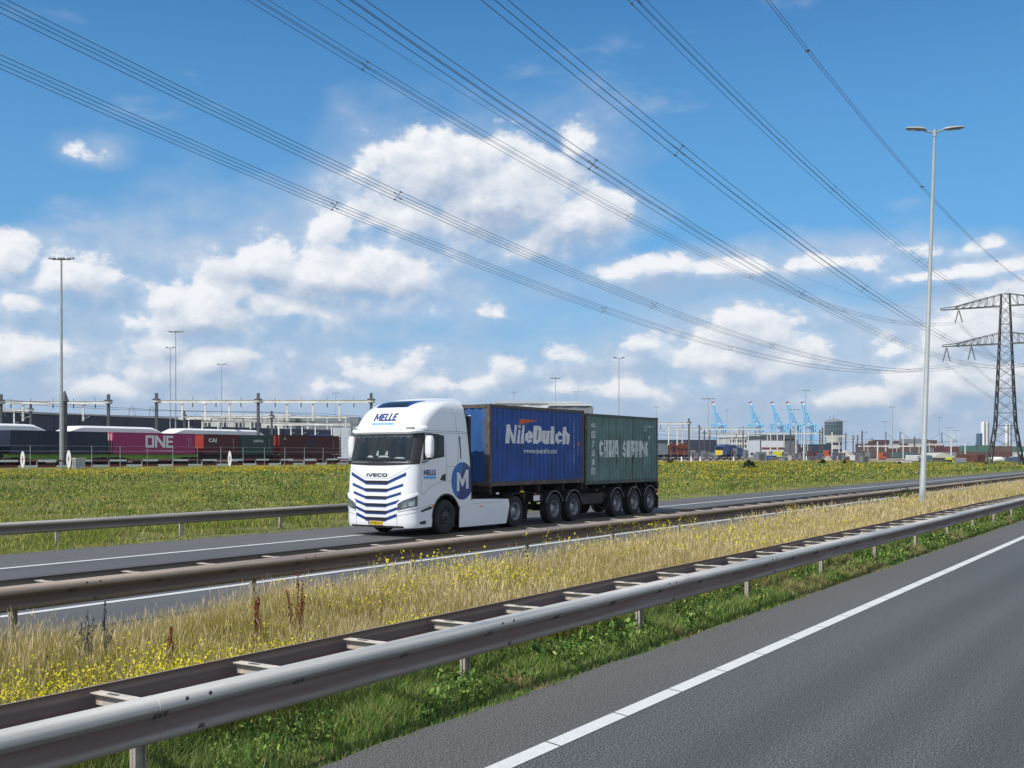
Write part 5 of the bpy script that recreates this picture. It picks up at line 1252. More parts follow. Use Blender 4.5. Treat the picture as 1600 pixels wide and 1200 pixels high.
yard_fence(s_at(-60, 101.5), s_at(560, 101.5), 16, 'thin wire fence on pale posts in front of the container train at the left', 'red and white striped double railing along the tracks in front of the container train')
yard_fence(s_at(1015, 101.5), s_at(1225, 101.5), 24, 'thin wire fence on pale posts at the field edge right of the green container', 'red and white striped double railing at the field edge right of the green container')
def marker(x, D, label, w_=.24, h_=2.0):
    Y = s_at(x, D)*U.y+D*N.y; rt = empty('track_marker', road(s_at(x, D), D, gz(D)), 0, label, 'marker', 'white oval track markers')
    pts_ = [(w_*math.cos(t), 1.05+.95*math.sin(t)*h_/2) for t in [i*2*PI/20 for i in range(20)]]
    MB().prism(pts_, -.03, .03).build('sign_plate', M_rw, rt)
    MB().tube([(0, .05, 0), (0, .05, 1.4)], .05, 6).build('post', M_fence, rt)
    MB().box(-.10, .10, -.036, -.03, 1.05, 1.15).box(-.03, .03, -.036, -.03, .7, 1.4).build('marking', M_rr, rt)
marker(107.5, 100.8, 'white oval marker plate beside the foot of the tallest left mast')
marker(359, 100.8, 'white oval marker plate in front of the rust red container', .22)
marker(35.5, 100.5, 'pinkish white marker at the far left in front of the navy container', .22, 1.8)
for i, x in enumerate((1065, 1080, 1094, 1146, 1236, 1260)):
    rt = empty('marker_stone', road(s_at(x, 101), 101, gz(101)), 0, f'small white conical marker post at the field edge, {ordw(i)} right of the green container', 'marker', 'white conical markers')
    MB().lathe([(.22, 0), (.20, .3), (.12, 1.0), (.0, 1.15)], 10, 'z').build('marker_body', M_rw, rt)
rt = empty('cabinet', road(s_at(118, 101), 101, gz(101)), PHI, 'small pale grey electrical cabinet beside the tallest left mast', 'cabinet')
MB().box(0, 1.2, 0, .6, 0, 1.1).build('housing', M_fence, rt, bevel=.03); MB().box(-.03, 1.23, -.03, .63, 1.1, 1.16).build('cabinet_lid', M_rw, rt)
rt = empty('catenary_post', road(s_at(100.8, 106.4), 106.4, gz(106)), PHI, 'dark catenary post with conical cap right behind the tallest left mast', 'post')
MB().box(-.22, .22, -.2, .2, 0, 7.6).build('post', M_gpost, rt); MB().lathe([(.5, 7.2), (.36, 7.5), (.12, 8.3), (0, 8.4)], 12, 'z').build('post_cap', M_gpost, rt)

# ================================================================== THE CONTAINER TRAIN (line of the tracks D = 108)
def cpaint(name, col, v=.12): return paint_mat(name, col, tuple(q*.5 for q in col), .58, .5, .6, v, .3)
K = {'navy': cpaint('box_navy', (.016, .026, .055)), 'mag': cpaint('box_magenta', (.32, .028, .125), .05), 'rust': cpaint('box_rust_red', (.085, .014, .018)),
     'green': cpaint('box_dark_green', (.022, .060, .052)), 'red': cpaint('box_dark_red', (.07, .013, .018)), 'orange': cpaint('box_orange', (.42, .085, .025)),
     'white': cpaint('box_white', (.46, .50, .53)), 'grey': cpaint('box_grey', (.14, .15, .16)), 'blue': cpaint('box_blue', (.035, .09, .27)),
     'mag_e': mat('box_magenta_sunlit_end', (.42, .06, .13), .6), 'rust_e': mat('box_rust_sunlit_end', (.34, .035, .022), .6)}  # end colours brighter than the sides: sunlight on the ends painted in
M_lime = mat('wagon_lime_green', (.16, .30, .035), .6, var=.2); M_wag = mat('wagon_black', (.022, .018, .018), .8, var=.4, scale=1); M_wagr = mat('wagon_brown', (.07, .022, .02), .8, var=.3)
DTR = 108.; ZR = 1.06
def tbox(x, L, key, label, H=2.591, end=None, D=DTR, z=2.42, name='shipping_container', s=None):
    s = s_at(x, D) if s is None else s
    return container(name, label, L, H, K[key], K[key], end and K[end], road(s, D, z), fine=False, group='containers on the train')
def wagon(s0, L, m, label, D=DTR, belly=True):
    rt = empty('flat_wagon', road(s0, D, ZR), PHI, label, 'railway wagon', 'flat wagons of the container train')
    if belly: poly = [(0, 1.34), (0, 1.02), (L*.16, 1.0), (L*.30, .62), (L*.70, .62), (L*.84, 1.0), (L, 1.02), (L, 1.34)]
    else: poly = [(0, 1.34), (0, 1.0), (L*.3, .72), (L*.7, .72), (L, 1.0), (L, 1.34)]
    MB().prism(poly, .22, .34).prism(poly, 2.10, 2.22).box(0, L, .34, 2.1, 1.1, 1.33).build('underframe', m, rt)
    for c in (L*.11, L*.89):
        bg = MB().box(c-1.5, c+1.5, .3, .42, .42, .75).box(c-1.5, c+1.5, 2.0, 2.12, .42, .75).box(c-.3, c+.3, .4, 2.0, .5, .9)
        b = bg.build('bogie', M_wag, rt)
        for e in (-.9, .9):
            for y in (.5, 1.85): MB().lathe([(0, -.06), (.46, -.06), (.46, .06), (0, .06)], 20, 'y', (c+e, y, .48)).build('wheel', M_wag, b)
    for x_ in (-.35, L+.05):
        for y in (.4, 2.0): MB().tube([(x_, y, 1.06), (x_+.3, y, 1.06)], .09, 8).build('buffer', M_wag, rt)
sN = s_at(16, DTR); s = sN
wagon(s-.6, 13.4, M_lime, 'lime green flat wagon carrying the long navy container'); tbox(16, 12.19, 'navy', 'long plain navy container at the left end of the train')
wagon(s_at(177, DTR)-.7, 13.4, M_lime, 'lime green flat wagon carrying the magenta container')
c = tbox(177, 12.19, 'mag', 'magenta forty foot container with large white lettering on the train', end='mag_e')
side_text(c, '0NE', 4.6, 8.75, .80, 2.28, M_white, bold=-.20, spacing=.80, flat=True, y0=.012); side_text(c, 'OCEAN NETWORK EXPRESS', 4.6, 8.75, .36, .52, M_white, flat=True)
side_text(c, 'ONEU 451276 0', 11.15, 11.25, .8, 2.2, M_white, rot=True, flat=True); side_text(c, '45G1', 11.5, 11.58, 1.2, 2.1, M_white, rot=True, flat=True)
for x_ in (.30, .75, 1.2, 1.65): MB().box(-.03, -.012, x_, x_+.10, .2, 2.4).build('door_rod', M_white, c)
sA = s_at(318, DTR)
wagon(sA-.9, 13.6, M_wag, 'black flat wagon carrying the rust red and the dark green containers', belly=False)
c = tbox(0, 6.058, 'rust', 'rust red twenty foot container with small white letters next to the magenta one', end='rust_e', s=sA+.1)
side_text(c, 'CAI', .75, 2.1, 1.55, 2.05, M_white, bold=.04, flat=True); side_text(c, 'CAIU 334', 4.9, 5.0, .7, 2.0, M_white, rot=True, flat=True)
c = tbox(0, 6.058, 'green', 'dark green twenty foot container on the train', s=sA+6.3)
side_text(c, 'CAPITAL', 2.3, 4.2, 1.62, 1.95, M_white, bold=.02, flat=True); side_text(c, 'CLHU', 5.2, 5.28, .7, 2.1, M_white, rot=True, flat=True)
sB = s_at(437, DTR)
wagon(sB-.9, 13.6, M_wagr, 'brown flat wagon carrying the long dark red container', belly=False)
c = tbox(0, 12.19, 'red', 'long dark red forty foot container just left of the truck cab', H=2.7, end='rust_e', s=sB)
side_text(c, 'C', .85, 1.25, 2.0, 2.35, M_white, bold=.03, flat=True); MB().box(5.6, 6.9, .0, .008, 1.1, 2.1).build('dark_panel', K['navy'], c); side_text(c, 'TGHU', 10.9, 11.0, .9, 2.2, M_white, rot=True, flat=True)
# red ladder-like end frame seen beside the cab
rt = empty('red_end_frame', road(sB+12.6, DTR, 2.4), PHI, 'bright red open ladder like frame at the end of the dark red container', 'frame'); mb = MB()
for i in range(7): mb.box(0, .14, .2, 2.2, .2+i*.36, .32+i*.36)
for y in (.2, 1.2, 2.1): mb.box(0, .12, y, y+.12, 0, 2.6)
mb.build('ladder_frame', mat('bright_red_frame', (.36, .03, .03), .6), rt)
# grey open frame and wagon at the very left
rt = container('shipping_container', 'pale grey container cut by the left edge of the picture', 12.19, 2.6, K['grey'], M_beam, None, road(sN-13.6, DTR, 2.42), fine=False, group='containers on the train')
wagon(sN-14.2, 13.2, M_wagr, 'brown flat wagon at the left edge of the picture', belly=False)
# hidden part of the train behind the truck, then white and orange ones
sC = s_at(1045, DTR)
wagon(sC-13.5, 26.6, M_wag, 'black flat wagon carrying the white and orange containers right of the truck', belly=False)
tbox(0, 12.19, 'white', 'white container on the train just right of the green container', s=sC-12.5, H=2.6)
c = tbox(0, 12.19, 'orange', 'orange container with dark lettering on the train right of the truck', s=sC+.1, H=2.6)
side_text(c, 'Hapag-Lloyd', 4.6, 10.9, .75, 1.75, K['navy'], bold=.03, flat=True); MB().box(2.1, 3.7, .0, .008, .6, 2.0).build('logo_square', K['navy'], c)
# second track: covered wagons with white roofs
M_tarp = mat('white_cover', (.88, .88, .87), .6, var=.02)
def covered(x0, x1, label, D=113.):
    s0 = s_at(x0, D); L = s_at(x1, D)-s0; rt = empty('covered_wagon', road(s0, D, ZR), PHI, label, 'railway wagon', 'white roofed wagons of the second track')
    MB().box(0, L, .1, 2.8, 1.2, 3.75).build('wagon_body', K['grey'], rt)
    rows = []
    for x, h in ((0, .0), (.15, .15), (2.2, .95), (2.6, 1.0), (3.4, 1.02), (L-3.4, 1.02), (L-2.6, 1.0), (L-2.2, .95), (L-.15, .15), (L, 0)):
        rows.append([(x, y, 3.75+h*f) for y, f in ((0, 0), (.0, .78), (.22, 1.), (2.68, 1.), (2.9, .78), (2.9, 0))])
    MB().grid(rows, True).build('white_roof', M_tarp, rt, sharp=35)
    for c_ in (2, L-2): MB().box(c_-1.4, c_+1.4, .3, 2.6, .1, 1.2).build('bogie', M_wag, rt)
covered(-75, 81, 'white roofed covered wagon at the far left behind the navy container')
covered(100, 262, 'white roofed covered wagon behind the magenta container, ending with a sloped roof')
covered(264, 420, 'white roofed covered wagon behind the rust red and dark green containers')
mb = MB()
for D in (108.5, 110., 112.6, 114.0+.2, 118, 119.5, 124, 125.5, 131, 132.5, 138, 139.5): mb.box(-40, 900, D, D+.08, ZR+.004, ZR+.19)
o = mb.build('rails', mat('rail_steel', (.12, .07, .05), .6, .5)); o.rotation_euler = (0, 0, PHI); tag(o, kind='structure')

# ================================================================== LOCOMOTIVE
M_lblue2 = mat('loco_blue', (.020, .06, .22), .5, var=.15); M_lyel = mat('loco_yellow', (.75, .52, .03), .5, var=.05)
sL = s_at(1133, DTR); Lc = s_at(1162, DTR)-sL
lo = empty('locomotive', road(sL, DTR, ZR), PHI, 'blue locomotive with a bright yellow end panel standing right of the orange container', 'locomotive')
MB().box(4.2, Lc-1, .0, 2.9, 1.0, 3.3).box(4.6, 9, .1, 2.8, 3.3, 3.9).build('body', M_lblue2, lo, bevel=.1)
MB().box(0, 3.9, .0, 2.9, 1.25, 3.85).build('cab', M_lblue2, lo, bevel=.12); MB().box(-.06, -.005, .7, 2.7, 1.3, 2.55).build('yellow_end_panel', M_lyel, lo); MB().box(-.02, -.01, .4, 2.5, 2.6, 3.4).box(.8, 1.7, -.02, -.01, 2.6, 3.4).box(2.2, 3.1, -.02, -.01, 2.6, 3.4).build('cab_window', M_glass, lo)
MB().box(5.5, 8.6, -.03, -.01, 1.5, 3.1).build('grey_side_panel', K['white'], lo); MB().box(Lc-4.5, Lc-.2, .02, 2.88, 1.1, 2.9).build('rear_hood', K['navy'], lo)
for c_ in (3, Lc-3.5): MB().box(c_-1.8, c_+1.8, .3, 2.6, .1, 1.0).build('bogie', M_wag, lo)

# ================================================================== WAREHOUSES AND BUILDINGS
M_navyw = mat('navy_cladding', (.030, .038, .060), .6, var=.15, scale=.1)
M_roofg = mat('grey_cladding', (.20, .225, .24), .6, var=.08, scale=.1); M_beige = mat('beige_cladding', (.50, .50, .46), .7, var=.06, scale=.1); M_whitec = mat('white_cladding', (.62, .64, .65), .6, var=.05, scale=.1)
M_win = mat('window_dark', (.03, .045, .06), .15, var=.3, scale=.4)
def ribbed_box(root, x0, x1, y0, y1, z0, z1, m, name='wall', rib=1.5, d=.12):
    mb = MB().box(x0, x1, y0, y1, z0, z1); x = x0+rib/2
    while x < x1: mb.box(x, x+rib*.35, y0-d, y0, z0, z1-.3); x += rib
    y = y0+rib/2
    while y < y1: mb.box(x0-d, x0, y, y+rib*.35, z0, z1-.3); y += rib
    return mb.build(name, m, root)
s0, s1 = s_at(-70, 200), s_at(318, 200)
wh = empty('warehouse', road(s0, 200, 1.06), PHI, 'long low navy warehouse behind the container train at the left', 'warehouse')
ribbed_box(wh, 0, s1-s0, 0, 60, 0, 9.6, M_navyw, rib=6); MB().box(-.4, s1-s0+.4, -.5, 60.5, 9.6, 9.95).build('roof_edge', M_beige, wh)
mb = MB()
for i in range(9): mb.box(6+i*9.5, 12+i*9.5, -.16, -.12, 0, 4.8)
mb.build('loading_door', K['grey'], wh)
wh = empty('warehouse', road(s_at(318, 205), 205, 1.06), PHI, 'navy warehouse section with a blue sign behind the dark red container', 'warehouse'); L_ = s_at(520, 205)-s_at(318, 205)
ribbed_box(wh, 0, L_, 0, 50, 0, 8.2, M_navyw, rib=6); MB().box(L_*.80, L_*.97, -.3, -.1, 3.0, 7.0).build('blue_sign', K['blue'], wh)
def block(name, label, x0, x1, yt, Y, depth, m, cat='building', yb=None, wins=None, roof=None, rz=0., rib=0):
    a = gpt(x0, Y); b = at(x1, yt, Y); z1 = b.z; g = 1.0 if Y > 300 else a.z
    rt = empty(name, (a.x, Y, g), rz, label, cat); W_ = b.x-a.x; H_ = z1-g
    if rib: ribbed_box(rt, 0, W_, 0, depth, 0, H_, m, rib=rib)
    else: MB().box(0, W_, 0, depth, 0, H_).build('wall', m, rt)
    if roof: MB().box(-.02*W_, W_*1.02, -.4, depth+.4, H_, H_+roof[0]).build('roof', roof[1], rt)
    if wins:
        nx, nz, zf0, zf1 = wins
        for j in range(nz):
            mb = MB(); zz = H_*(zf0+(zf1-zf0)*(j+.2)/nz); hh = H_*(zf1-zf0)/nz*.55
            for i in range(nx): mb.box(W_*(i+.22)/nx, W_*(i+.80)/nx, -.10, -.02, zz, zz+hh)
            mb.build('window_row', M_win, rt)
    return rt
block('office_building', 'flat pale beige building showing above the navy warehouse left of the truck', 318, 452, 651.5, 330, 40, M_beige, wins=(22, 1, .70, .92), roof=(.8, M_whitec), rib=5)
block('warehouse', 'grey clad warehouse showing between the portal beams left of the truck cab', 452, 560, 651.5, 340, 40, M_roofg, rib=4)
block('warehouse', 'small pale grey shed left of the truck cab above the dark red container', 520, 548, 668, 240, 20, K['white'], rib=2)
block('warehouse', 'large white warehouse whose roof shows above the blue container', 775, 905, 630.5, 300, 60, M_whitec, rib=5, roof=(.5, M_beige))
block('warehouse', 'pale grey warehouse whose roof shows above the rear of the blue container', 859, 924, 634, 285, 30, M_roofg, rib=4, roof=(.4, M_whitec))
block('warehouse', 'dark navy low warehouse behind the tracks right of the green container', 1000, 1120, 687, 360, 40, M_navyw, rib=5)
block('office_building', 'pale office building with window rows left of the second blue crane', 1140, 1186, 683, 520, 30, M_beige, wins=(12, 3, .2, .95), roof=(1., M_whitec))
block('office_building', 'small pale stepped building behind the locomotive', 1136, 1156, 677, 560, 20, M_beige, wins=(5, 4, .2, .95))
b_ = block('warehouse', 'white building with dark red bands and a black roof right of the locomotive', 1190, 1224, 686, 420, 26, M_whitec, roof=(1.6, M_gpost))
for zz in (3.6, 7.6): MB().box(0, 8.4, -.15, -.02, zz, zz+.7).build('red_band', M_rr, b_)
MB().box(2.6, 6, -.2, -.02, 1.0, 2.4).build('yellow_panel', M_lyel, b_)
block('warehouse', 'grey side building with black roof adjoining the white one with red bands', 1224, 1244, 686, 420, 40, K['grey'], roof=(1.6, M_gpost), rib=3)
block('warehouse', 'long dark warehouse low on the horizon left of the glass tower', 1244, 1300, 694, 560, 40, M_navyw, rib=6)
block('warehouse', 'long dark warehouse low on the horizon right of the green container', 1108, 1200, 694, 620, 40, M_navyw, rib=6)
block('office_building', 'blue scaffolded block beside the white silos at the right', 1531, 1535, 677, 620, 5, mat('scaffold_blue_grey', (.10, .17, .27)), wins=(3, 9, .03, .99))
# round glass tower
Yt = 640.; g = gpt(1302.5, Yt); rt = empty('glass_tower', (g.x, Yt, 1.0), 0, 'round dark glass control tower with a shallow peaked roof above the rail yard', 'tower'); pxm = Yt/1700.
r_ = 13.6*pxm; zt = CAMH+(711-657)*pxm-1; zb_ = CAMH+(711-680)*pxm-1
MB().lathe([(r_*.92, 0), (r_*.92, zb_), ], 40, 'z').build('lower_storeys', M_beige, rt)
for z_ in (3.5, 7.2): MB().lathe([(r_*.93, z_), (r_*.93, z_+1.3)], 40, 'z').build('window_band', M_win, rt)
M_tglass = mat('tower_glass', (.05, .085, .10), .12, var=.25, scale=.2)
MB().lathe([(r_*.92, zb_), (r_, zb_+.05), (r_, zt-1.1), (r_*.9, zt-1.0)], 40, 'z').build('glass_drum', M_tglass, rt, sharp=30)
mb = MB()
for k in range(20): a = 2*PI*k/20; mb.box(r_*math.cos(a)-.08, r_*math.cos(a)+.08, r_*math.sin(a)-.08, r_*math.sin(a)+.08, zb_, zt-1)
for z_ in (zb_+.2, (zb_+zt)/2-1, zb_+(zt-zb_)*.72): mb.lathe([(r_+.06, z_), (r_+.06, z_+.22)], 40, 'z')
mb.build('mullions', M_roofg, rt)
MB().lathe([(r_*1.02, zt-1.15), (r_*1.03, zt-.5), (r_*.6, zt+.5), (0, zt+1.5)], 40, 'z').build('roof', M_roofg, rt, sharp=30)
MB().bar((0, 0, zt+1), (0, 0, zt+3.4), .2).bar((-2.2, 0, zt), (-2.2, 0, zt+2.6), .12).build('antenna', M_mastd, rt)
# white silos
M_silo = mat('silo_white', (.74, .75, .74), .5, var=.04)
for x, yt, r_, lab in ((1537, 659, 2.3, 'left tall white cylindrical silo beside the pylon'), (1542, 659, 2.3, 'right tall white cylindrical silo, close against its twin left of the pylon'), (1573.5, 663, 1.8, 'slim white silo seen through the pylon lattice'), (1577.8, 663, 1.8, 'second slim white silo seen through the pylon lattice')):
    Y = 900; g = gpt(x, Y); zt = CAMH+(711-yt)/1700.*Y-1; rt = empty('silo', (g.x, Y, 1.0), 0, lab, 'silo', 'white silos')
    MB().lathe([(r_, 0), (r_, zt-.8), (r_*.7, zt-.2), (0, zt)], 24, 'z').build('shell', M_silo, rt, sharp=30); MB().box(-.5, .5, -r_-.3, -r_, 0, zt).build('ladder_cage', M_roofg, rt)

# ================================================================== HARBOUR CRANES
M_crane = mat('crane_light_blue', (.24, .56, .80), .5, var=.12, scale=.02); M_craned = mat('crane_dark_blue', (.09, .22, .38), .5, var=.1, scale=.02); M_cranew = mat('crane_white', (.75, .76, .76), .5); M_craner = mat('crane_red_tip', (.35, .10, .12), .5)
def sts(x0, label, Y=2240.):
    px = Y/1700.; g = (x0-800)*px; rt = empty('harbour_crane', (g, Y, 1), 0, label, 'crane', 'ship to shore cranes with raised booms')
    P = lambda dx, y: Vector((dx*px, 0, (711-y)*px+1.3))
    def fr(mb, a, b, wd, dy): a = a+Vector((0, dy, 0)); b = b+Vector((0, dy, 0)); mb.bar(a, b, wd)
    lg = MB()
    for dy in (-13, 13):
        for dx in (1.2, 5.2, 17.6, 20.8): fr(lg, P(dx, 712), P(dx, 662), 1.9, dy)
        fr(lg, P(0, 663), P(22, 664), 2.4, dy); fr(lg, P(1.2, 672), P(5.2, 664), 1.4, dy); fr(lg, P(17.6, 673), P(20.8, 665), 1.4, dy); fr(lg, P(1, 686), P(21, 686), 1.6, dy); fr(lg, P(5, 664), P(17.5, 685), 1., dy)
    for dx in (1.2, 5.2, 17.6, 20.8): lg.bar(P(dx, 664)+Vector((0, -13, 0)), P(dx, 664)+Vector((0, 13, 0)), 1.8)
    lg.build('portal_legs', M_crane, rt)
    bm_ = MB()
    for dy in (-3.5, 3.5):
        fr(bm_, P(6.6, 664), P(1.6, 632), 1.9, dy); fr(bm_, P(9.4, 664), P(4.2, 632), 1.3, dy)
        for i in range(9): fr(bm_, P(6.6-5*i/9, 664-32*i/9), P(9.4-5.2*(i+1)/9, 664-32*(i+1)/9), .8, dy)
    bm_.build('raised_boom', M_crane, rt); tp = MB()
    tp.bar(P(2.5, 633), P(1.6, 630.2), 5.5).build('boom_tip_white', M_cranew, rt); MB().bar(P(1.6, 630.2), P(1.1, 627.5), 5.2).build('boom_tip_red', M_craner, rt)
    af = MB()
    for dy in (-5, 5): fr(af, P(5.6, 663), P(9.6, 647), 1.9, dy); fr(af, P(9.6, 647), P(17.6, 664), 1.3, dy); fr(af, P(9.6, 647), P(13.2, 664), 1.0, dy)
    af.bar(P(9.6, 646)+Vector((0, -5, 0)), P(9.6, 646)+Vector((0, 5, 0)), 2.6).build('a_frame', M_crane, rt)
    mh = MB(); mh.box(8*px, 13.2*px, -5, 5, (711-664)*px, (711-660)*px).build('machinery_house', M_cranew, rt)
    MB().box(10*px, 21.6*px, -4, 4, (711-669)*px, (711-665.2)*px).box(19*px, 22*px, -4, 4, (711-674)*px, (711-664)*px).build('trolley_girder', M_craned, rt)
for x, lab in ((1112.3, 'first light blue harbour crane from the left with its boom raised, standing apart'), (1170.8, 'second light blue harbour crane with raised boom'), (1205, 'third light blue harbour crane, middle of the five raised booms'), (1229, 'fourth light blue harbour crane with raised boom'), (1252.2, 'fifth and rightmost light blue harbour crane with raised boom')): sts(x, lab)
M_far = mat('far_crane_grey_blue', (.10, .17, .24), .6, var=.1, scale=.02)
def lowcrane(x, yt, xa, ya, xb, yb, Y, label):
    px = Y/1700.; rt = empty('harbour_crane', ((x-800)*px, Y, 1), 0, label, 'crane'); P = lambda xx, y: Vector(((xx-x)*px, 0, (711-y)*px+1.3))
    MB().bar(P(x-.5, 711), P(x-.2, yt), 2.4*px*.5).bar(P(x+1, 711), P(x+.5, yt+3), 1.4*px*.5).bar(P(x-.6, yt+1.5), P(x+.9, yt+1.5), 3*px*.5).build('tower_frame', M_far, rt)
    MB().bar(P(x, yt), P(xa, ya), .55*px).build('stay', M_far, rt)
    if xb: MB().bar(P(x, yt), P(xb, yb), .55*px).build('stay', M_far, rt); MB().bar(P(xa, ya), P(xb, yb), 1.1*px).build('boom', M_far, rt)
lowcrane(1384, 675, 1401, 690, None, 0, 2600, 'distant grey blue crane tower with a thin stay, left of two beside the slender mast')
lowcrane(1406.5, 674, 1426, 690, None, 0, 2600, 'distant grey blue crane tower with a thin stay, nearest left of the near lamp post')
lowcrane(1471.5, 676, 1447, 691, 1497, 690, 2600, 'distant grey blue crane with a long horizontal boom right of the near lamp post')
def arch_crane(x, w_, yt, yb, label, Y=1500.):
    px = Y/1700.; rt = empty('harbour_crane', ((x-800)*px, Y, 1), 0, label, 'crane'); P = lambda dx, y: Vector((dx*px, 0, (711-y)*px+1.3)); m = MB()
    m.tube([P(-w_*.5, 700), P(-w_*.5, yb), P(-w_*.22, yt+1.5), P(0, yt), P(w_*.22, yt+1), P(w_*.6, yb), P(w_*.6, 700)], .35*px, 6).tube([P(w_*.05, yt+1), P(w_*.32, yb), P(w_*.32, 700)], .22*px, 5).tube([P(-w_*.2, yt+2), P(-w_*.28, yb), P(-w_*.28, 700)], .2*px, 5)
    m.build('arched_frame', M_far, rt)
arch_crane(205.5, 12, 634.5, 651, 'faint arched crane frame above the warehouse, left of two behind the magenta container')
arch_crane(237.5, 11, 635, 651, 'faint arched crane frame above the warehouse, right of two behind the magenta container')

# ================================================================== CONTAINER STACKS AND YARD OBJECTS AT THE RIGHT
SM = {}
def simple_box(L, col):
    """far container: ribbed sides, frame posts and roof in one mesh per part, copied with shared data"""
    if (L, col) not in SM:
        b = MB().box(.05, L-.05, .04, 2.40, .08, 2.52); x = .4
        while x < L-.5: b.box(x, x+.14, .0, .04, .16, 2.44); x += .55
        f = MB()
        for a in (0, L-.16):
            for y in (0, 2.28): f.box(a, a+.16, y-.01, y+.17, 0, 2.59)
        f.box(0, L, -.01, .1, 2.48, 2.6).box(0, L, -.01, .1, 0, .14)
        r = empty('shipping_container', (0, 0, 0)); b.build('box_body', K2[col], r); f.build('box_frame', K2[col], r); SM[(L, col)] = [r, True]
    e = SM[(L, col)]
    if e[1]: e[1] = False; return e[0]
    return copy_tree(e[0])
K2 = {'rust red': mat('yard_rust', (.14, .075, .065), .7, var=.3), 'dark red': mat('yard_dark_red', (.115, .045, .042), .7, var=.3), 'brown': mat('yard_brown', (.13, .085, .07), .7, var=.3), 'blue': mat('yard_blue', (.06, .10, .19), .7, var=.2),
      'green': mat('yard_green', (.07, .17, .135), .7, var=.2), 'white': mat('yard_white', (.55, .56, .56), .7, var=.1), 'grey': mat('yard_grey', (.22, .24, .26), .7, var=.2), 'orange': mat('yard_orange', (.3, .14, .08), .7, var=.15), 'teal': mat('yard_teal', (.09, .14, .15), .7, var=.2)}
cnt = {}
def stack(x, Y, n, cols, where, L=12.19, rz=PHI-.35, seed=0):
    g = gpt(x, Y); z = 1.08 if Y > 300 else g.z
    for i in range(n):
        c = cols[(i+seed) % len(cols)]; o = simple_box(L, c); o.location = (g.x, Y, z+i*2.6); o.rotation_euler = (0, 0, rz)
        lev = ('bottom', 'second', 'third', 'fourth', 'fifth', 'sixth')[i] if i < n-1 or n == 1 else 'topmost'
        tag(o, f'{c} container, {lev} box of the {where}', 'shipping container', 'stacked containers of the far terminal')
cl = ['rust red', 'brown', 'dark red', 'grey', 'rust red', 'brown', 'blue', 'dark red', 'white', 'brown']
rr = random.Random(21); xs = 1338; i = 0
while xs < 1452:
    stack(xs, rr.uniform(620, 700), rr.choice((3, 4, 4)) if xs > 1352 else 3, [cl[(i*3+j) % 10] for j in range(4)], f'{ordw(i)} skyline stack left of the lamp post', L=12.19, rz=rr.choice((0, .15, -.1)), seed=i); xs += rr.uniform(8.5, 11); i += 1
nleft = i
for j, (x, Y, n, c) in enumerate(((1452, 500, 1, ['grey']), (1463, 520, 2, ['brown', 'dark red']), (1477, 500, 2, ['brown', 'dark red']), (1488, 560, 2, ['grey', 'brown']), (1497, 500, 2, ['brown', 'dark red']), (1503.5, 460, 2, ['brown', 'green']), (1514.5, 480, 2, ['rust red', 'white']), (1526, 440, 2, ['brown', 'green']), (1538, 480, 2, ['dark red', 'brown']), (1553, 520, 2, ['brown', 'grey']), (1562, 500, 2, ['white', 'green']), (1577, 500, 2, ['teal', 'grey']), (1590, 520, 2, ['grey', 'brown']))):
    stack(x, Y, n, c, f'{ordw(j)} stack right of the near lamp post', L=6.06 if j in (4, 5, 6, 7) else 12.19, rz=0.1 if j % 2 else -.05)
for j, (x, Y, c) in enumerate(((1283, 460, 'grey'), (1262, 420, 'dark red'), (1246, 470, 'brown'), (1205, 380, 'grey'), (1313, 520, 'brown'), (1323, 540, 'grey'), (1158, 400, 'white'), (1112, 430, 'grey'), (1090, 400, 'blue'), (1101, 420, 'blue'), (1371, 440, 'brown'), (1393, 470, 'teal'))):
    stack(x, Y, 1 if j not in (8, 9) else 2, [c, c], f'{ordw(j)} yard group by the low warehouses', L=6.06 if j in (0, 10, 3, 6) else 12.19, rz=.1)
# brown silt wall, tent, tank, gravel heap
Yq = 286; a = gpt(1495, Yq); rt = empty('sheet_pile_wall', a, 0, 'long dark brown ribbed wall on the gravel lot left of the pylon', 'wall'); L_ = 46*Yq/1700.
M_brown = mat('brown_wall', (.14, .058, .042), .8, var=.2, scale=.8); ribbed_box(rt, 0, L_*.72, 0, .3, 0, 14.5*Yq/1700., M_brown, rib=.5, d=.1); ribbed_box(rt, L_*.72, L_, .5, .8, 0, 14.*Yq/1700., mat('dark_brown_wall', (.07, .03, .026), .8, var=.2), name='darker_section', rib=.5, d=.1)
Yq = 300; a = gpt(1457, Yq); rt = empty('storage_tent', a, 0, 'beige tent with a low peaked roof and bright yellow end on the gravel lot', 'tent'); p_ = Yq/1700.
prof = [(0, 8.5), (6, 11.5), (15, 15.5), (20, 14.8), (30, 11.5), (37, 8.5)]
M_tent = mat('tent_canvas', (.48, .47, .40), .8, var=.05); M_tyel = mat('tent_yellow', (.55, .55, .05), .7, var=.1)
MB().prism([(x*p_, z*p_) for x, z in prof]+[(37*p_, 7.6*p_), (0, 7.6*p_)], 0, 12).build('canvas_roof', M_tent, rt)
MB().box(.2, 36*p_, .2, 11.8, 0, 7.8*p_).build('open_side', M_gpost, rt); MB().box(20*p_, 37.2*p_, -.1, .15, 4.5*p_, 8.4*p_).box(31*p_, 37.4*p_, -.1, 12, 0, 8*p_).build('yellow_side', M_tyel, rt)
M_heap = mat('gravel_heap', (.36, .33, .29), .95, var=.25, scale=1, bump=.1, bscale=3)
